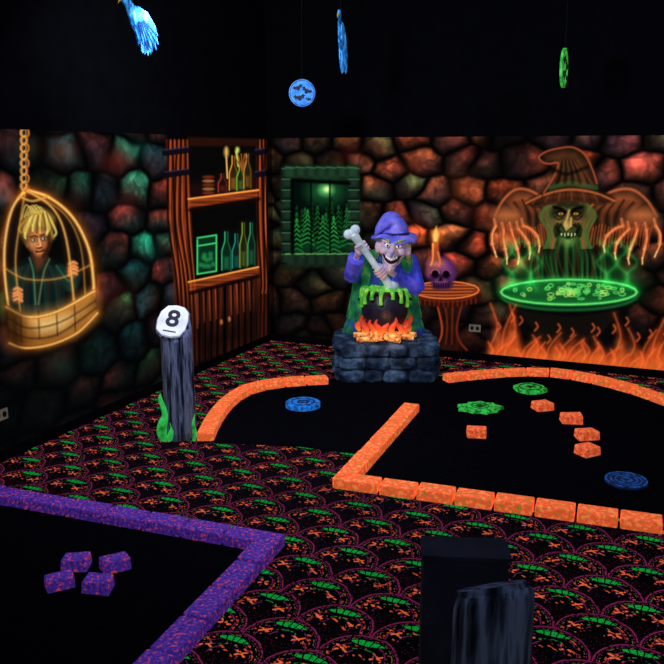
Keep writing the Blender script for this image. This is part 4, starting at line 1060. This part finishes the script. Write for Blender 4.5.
q = mesh_obj('cloak', V, Fc, MSHAWL, True); fixn(q); md = q.modifiers.new('s', 'SOLIDIFY'); md.thickness = .012; md.offset = 1; q['label'] = 'ragged green cloak over hunched shoulders'; ch.append(q)
w1 = el1.lerp(pc1, .72); w2 = el2.lerp(pc2, .66)
for shd, el_, w_, x0 in ((sh1, el1, w1, -.08), (sh2, el2, w2, .08)):
    sx_ = -.015 if x0 < 0 else .015
    q = mesh_obj('sleeve', *tubec([shd+Vector((-x0*.5, 0, .02)), shd+Vector((sx_, 0, 0)), el_.lerp(shd, .35)+Vector((sx_*.6, 0, 0)), el_, el_.lerp(w_, .6), w_], [.05, .064, .070, .070, .070, .072], 36, fold=.08, nf=7), MSLEEVE, True); fixn(q); ch.append(q)
# hat: droopy brim, crumpled crown falling to one side
HB = hp(-.005, .012, .088)
n = 60; rings = []
for r, dz in ((.08, .0), (.13, -.006), (.17, -.022), (.20, -.044), (.203, -.033), (.17, -.010), (.13, .008), (.08, .014)):
    rings.append([HB+Vector((r*math.cos(t), r*math.sin(t)*.88, dz+.026*math.sin(2*t+.6)*(r/.2)**2+.014*math.sin(5*t)*(r/.2)**2)) for t in [2*math.pi*j/n for j in range(n)]])
brim = mesh_obj('hat_brim', *loft(rings), MHAT, True); fixn(brim)
crown = mesh_obj('hat', *tubec([HB+Vector((0, .01, -.03)), HB+Vector((0, .01, .04)), HB+Vector((.0, .0, .08)), HB+Vector((-.02, -.01, .115)), HB+Vector((-.06, -.03, .125)), HB+Vector((-.10, -.05, .10)), HB+Vector((-.135, -.06, .06)), HB+Vector((-.165, -.065, .01))], [.122, .122, .108, .09, .07, .052, .034, .010], 32, fold=.09, nf=4), MHAT, True); fixn(crown)
bandm = mesh_obj('hat_band', *tube([HB+Vector((0, .01, .006)), HB+Vector((0, .01, .014)), HB+Vector((0, .01, .024))], [.132, .134, .1325], 28), MBAND, True); fixn(bandm)
for q in (brim, bandm): q.parent = crown
crown['label'] = 'droopy violet witch hat'
hv = []
for k in range(26):
    s = -1 if k % 2 else 1; j = k//2
    a = .55+j*.13
    x0 = s*.098*math.cos((a-.5)*.9); y0 = -.0+.10*math.sin(a*.9)
    hv.append(htc([(x0, y0, .06), (x0+s*.010, y0, .01), (x0+s*(.006+.010*math.sin(j*2)), y0-.004, -.04), (x0+s*(.018+.010*math.sin(j)), y0-.008, -.085-.012*(j % 3))], [.009, .010, .008, .003], 7, sub=3))
hair = mesh_obj('hair', *join(hv), MHAIR, True); fixn(hair); hair['label'] = 'stringy pale yellow-green hair'
ey = []
for s in (-1, 1):
    e_ = mesh_obj('eye', *ell(hp(s*.036, -.099, .026), hr((.017, .011, .012)), 14), MEYE, True); ey.append(e_)
    p_ = mesh_obj('pupil', *ell(hp(s*.036+.002, -.110, .024), hr((.007, .004, .008)), 10), MMOUTH, True); p_.parent = e_; ey.append(p_)
    e_ = mesh_obj('eyebrow', *htc([(s*.014, -.114, .042), (s*.04, -.116, .060), (s*.074, -.088, .070)], [.005, .008, .003], 8), MHAIR, True); fixn(e_); ey.append(e_)
mo = mesh_obj('mouth', *htc([(-.060, -.088, -.032), (-.032, -.112, -.062), (0, -.119, -.074), (.032, -.112, -.062), (.060, -.088, -.032)], [.003, .012, .017, .012, .003], 10), MMOUTH, True); fixn(mo)
tv = []
for k in range(7):
    x = -.033+k*.011; tv.append(rbox(hp(x, -.133+abs(x)*.42, -.063+x*x*14), hr((.009, .010, .014)), 0, p=6, n=3))
te = mesh_obj('teeth', *join(tv), MTOOTH, True)
subs = [brim, bandm]+[q for q in ey if q.name.startswith('pupil')]
par = {q: q.parent for q in subs}
allc = ch+[crown, hair, mo, te]+[q for q in ey if not q.name.startswith('pupil')]
WO = O+Vector((0, .15, 0))
thing(body, WO, 'hunched grinning witch statue in violet hat stirring with a bone', 'statue', allc)
for q in subs: shift(q, WO); q.parent = par[q]

# ================= hanging ornaments
MCORD = mat('black_cord', (6, 6, 7), emit=0)
def cord(p):
    return mesh_obj('cord', *tube([p, Vector((p.x, p.y, (p.z+ROOMH)/2)), Vector((p.x, p.y, ROOMH))], [.001]*3, 6), MCORD)
MBIRD = mat('feather_blue', (60, 160, 226), emit=.5, scale=38, detail=3, stretch=(1, 1, .45), ramp=[(.40, (8, 60, 116)), (.50, (26, 112, 180)), (.6, (70, 170, 230))])
MQUILL = mat('feather_edge_blue', (12, 50, 90), emit=.3)
MBEAK = mat('beak_yellow', (200, 170, 60), emit=.4)
def bird(pos, yaw, s, label, spread=.35, fat=1.0, wl_=1.0):
    ax = Vector((math.cos(yaw), math.sin(yaw), 0)); n = ax.cross(Vector((0, 0, 1))); az = Vector((0, 0, 1))
    X = lambda x, y, z: pos+ax*x*s+n*y*s+az*z*s
    bodyp = [tubec([X(-.07, 0, .17), X(-.03, 0, .10), X(0, 0, 0), X(.05, 0, -.10), X(.08, 0, -.17)], [.03*s, .045*s, .05*s, .032*s, .012*s], 10), ell(X(-.075, 0, .185), .045*s, 12)]
    bodyp = [([p-n*((p-pos).dot(n)*(1-fat)) for p in v], f) for v, f in bodyp]
    o = blob('hanging_bird', bodyp, .005, MBIRD, 2); ch = []
    for sg in (-1, 1):
        wd = (ax+n*sg*spread).normalized(); wn = wd.cross(az)
        outl = [(-.05, .14), (.02, .13), (.10, .07), (.15, -.02)]
        tipsw = [(.165, -.06), (.18, -.12), (.178, -.19), (.16, -.24), (.125, -.255), (.09, -.245), (.055, -.22), (.02, -.18)]
        for i, (a, b2) in enumerate(tipsw):
            outl += [(a, b2), (a-.018, b2+.045+.004*i)]
        outl += [(0, -.09), (-.04, 0)]
        w = prism('wing', [(x*s*wl_, y*s) for x, y in outl], MBIRD, .006, X(0, sg*.045*fat, 0), wd, az, wn)
        ch.append(w)
        if fat > .5:
            for (a, b2) in tipsw[1:7]:
                st_ = (a*.35, b2*.1+.03); dx, dy = a*.93-st_[0], b2*.9-st_[1]; l_ = math.hypot(dx, dy); nx_, ny_ = -dy/l_*.004, dx/l_*.004
                qz = prism('quill', [((st_[0]+nx_)*s*wl_, (st_[1]+ny_)*s), ((st_[0]-nx_)*s*wl_, (st_[1]-ny_)*s), ((a*.93-nx_)*s*wl_, (b2*.9-ny_)*s), ((a*.93+nx_)*s*wl_, (b2*.9+ny_)*s)], MQUILL, .010, X(0, sg*.045*fat, 0), wd, az, wn)
                qz.parent = w; quills.append(qz)
    for k in range(3):
        w = prism('tail_feather', [(-.012*s, 0), (.012*s, 0), (.02*s, -.10*s), (0, -.12*s), (-.02*s, -.10*s)], MBIRD, .005, X(.07+.02*k-.02, 0, -.13), ax, az, n); ch.append(w)
    q = mesh_obj('beak', *tubec([X(-.115, 0, .185), X(-.135, 0, .175), X(-.142, 0, .155)], [.010*s, .006*s, .002*s], 8), MBEAK, True); ch.append(q)
    ch.append(cord(X(-.02, 0, .12)))
    thing(o, pos, label, 'hanging ornament', ch)
    for qz in quills: shift(qz, pos)
    quills.clear()
quills = []
bird(at_y(136, 23, 5.0), .35, .66, 'blue fluorescent bird ornament with spread feathered wings hanging by a cord', .85, 1.0, 1.15)
bird(at_y(341, 40, 7.0), 1.36, .98, 'slim blue bird ornament turned edge-on, hanging by a cord', .02, .3)
def coin(pos, r, yaw, mface, mdark, label, motif):
    n = Vector((math.sin(yaw), -math.cos(yaw), 0)); ax = Vector((math.cos(yaw), math.sin(yaw), 0)); az = Vector((0, 0, 1))
    circ = [(r*math.cos(2*math.pi*j/40), r*math.sin(2*math.pi*j/40)) for j in range(40)]
    o = prism('hanging_medallion', circ, mface, .02, pos, ax, az, n); ch = []
    R = []
    for rr, d in ((.90, .010), (.94, .010), (.94, .013), (.90, .013)):
        R.append([pos+ax*x*rr+az*y*rr+n*d for x, y in circ])
    V, Fc = loft(R, False, False); k0 = 3*40; Fc += [(k0+j, k0+(j+1) % 40, (j+1) % 40, j) for j in range(40)]
    q = mesh_obj('rim', V, Fc, mdark); fixn(q); ch.append(q)
    bat = [(0, .08), (.03, .14), (.05, .08), (.12, .10), (.20, .17), (.34, .06), (.26, .02), (.23, -.08), (.15, -.03), (.09, -.12), (0, -.20)]
    bat = bat+[(-x, y) for x, y in reversed(bat[1:-1])]
    bat = bat[::-1]
    for (cx, cy, s_, rt) in motif:
        outl = [((cx+s_*(x*math.cos(rt)-y*math.sin(rt)))*r, (cy+s_*(x*math.sin(rt)+y*math.cos(rt)))*r) for x, y in bat]
        q = prism('bat', outl, mdark, .006, pos+n*.011, ax, az, n); ch.append(q)
    ch.append(cord(pos+az*r))
    thing(o, pos, label, 'hanging ornament', ch)
MDK = mat('dark_blue', (4, 16, 44), emit=.1); MDKG = mat('dark_green', (6, 44, 12), emit=.3)
MBL2 = mat('medallion_blue', (60, 150, 230), emit=.5, scale=25, ramp=[(.35, (30, 100, 180)), (.6, (60, 140, 210))])
MGR2 = mat('medallion_green', (60, 200, 70), emit=.55, scale=25, ramp=[(.35, (30, 140, 40)), (.6, (80, 210, 80))])
bats = ((-.32, .38, 1.2, .35), (.36, .16, 1.3, -.45), (-.20, -.34, 1.4, .15), (.48, -.46, .7, -.2))
coin(at_y(302, 93, 7.0), .108, .05, MBL2, MDK, 'round blue medallion with dark bat silhouettes hanging by a cord', bats)
coin(at_y(564, 68, 7.0), .155, 1.15, MGR2, MDKG, 'green fluorescent medallion turned edge-on, hanging by a cord', bats)

# ================= outlets
MPLATE = mat('outlet_plate', (130, 122, 100), emit=.2)
def outlet(u, v, nrm_, e, label):
    p = on_wall(u, v, nrm_)+nrm_*.004
    o = prism('wall_outlet', [(-.058, -.036), (.058, -.036), (.058, .036), (-.058, .036)], MPLATE, .008, p+nrm_*.004, e, Vector((0, 0, 1)), nrm_); ch = []
    for s in (-1, 1):
        ch.append(prism('socket', [(s*.027+.017*math.cos(t), .02*math.sin(t)) for t in np.linspace(0, 6.283, 17)[:-1]], MINK, .003, p+nrm_*.009, e, Vector((0, 0, 1)), nrm_))
    thing(o, p, label, 'outlet', ch)
outlet(475, 328, E2, E1, 'white double electrical outlet on the painted stone wall')
outlet(0, 415, E1, E2, 'pale double electrical outlet low on the dark wall')

# ================= lights
def area(loc, tgt, size, power, col):
    l = bpy.data.lights.new('blacklight', 'AREA'); l.energy = power; l.size = size; l.color = col
    o = bpy.data.objects.new('blacklight', l); COL.objects.link(o); o.location = loc
    o.rotation_euler = (Vector(tgt)-Vector(loc)).to_track_quat('-Z', 'Y').to_euler(); return o
area((-.9, 4.9, 2.9), (.45, 7.4, .9), .3, 74, (.68, .74, 1))
area((2.4, 5.6, 3.4), (.6, 7.3, .9), .4, 18, (.55, .6, 1))
area((.9, 1.0, 3.5), (.3, 3.0, 0), .8, 20, (.45, .55, 1))
area((-.4, 3.2, 3.4), (-1.1, 5.6, .5), .5, 26, (.6, .68, 1))
fp = bpy.data.lights.new('fire_glow', 'POINT'); fp.energy = 2.2; fp.color = (1, .4, .12); fp.shadow_soft_size = .1
fo2 = bpy.data.objects.new('fire_glow', fp); COL.objects.link(fo2); fo2.location = CC+Vector((0, -.5, .14))
w = bpy.data.worlds.new('night'); sc.world = w; w.use_nodes = True
w.node_tree.nodes['Background'].inputs[0].default_value = (.01, .012, .02, 1); w.node_tree.nodes['Background'].inputs[1].default_value = .02
for m in bpy.data.materials:
    try: m.cycles.emission_sampling = 'NONE'
    except Exception: pass

# ================= camera
cd = bpy.data.cameras.new('camera'); cd.sensor_width = 36; cd.lens = F/664*36; cd.clip_end = 60
co = bpy.data.objects.new('camera', cd); COL.objects.link(co); co.location = (0, 0, CAMH); co.rotation_euler = (math.pi/2-TH, 0, 0)
sc.camera = co
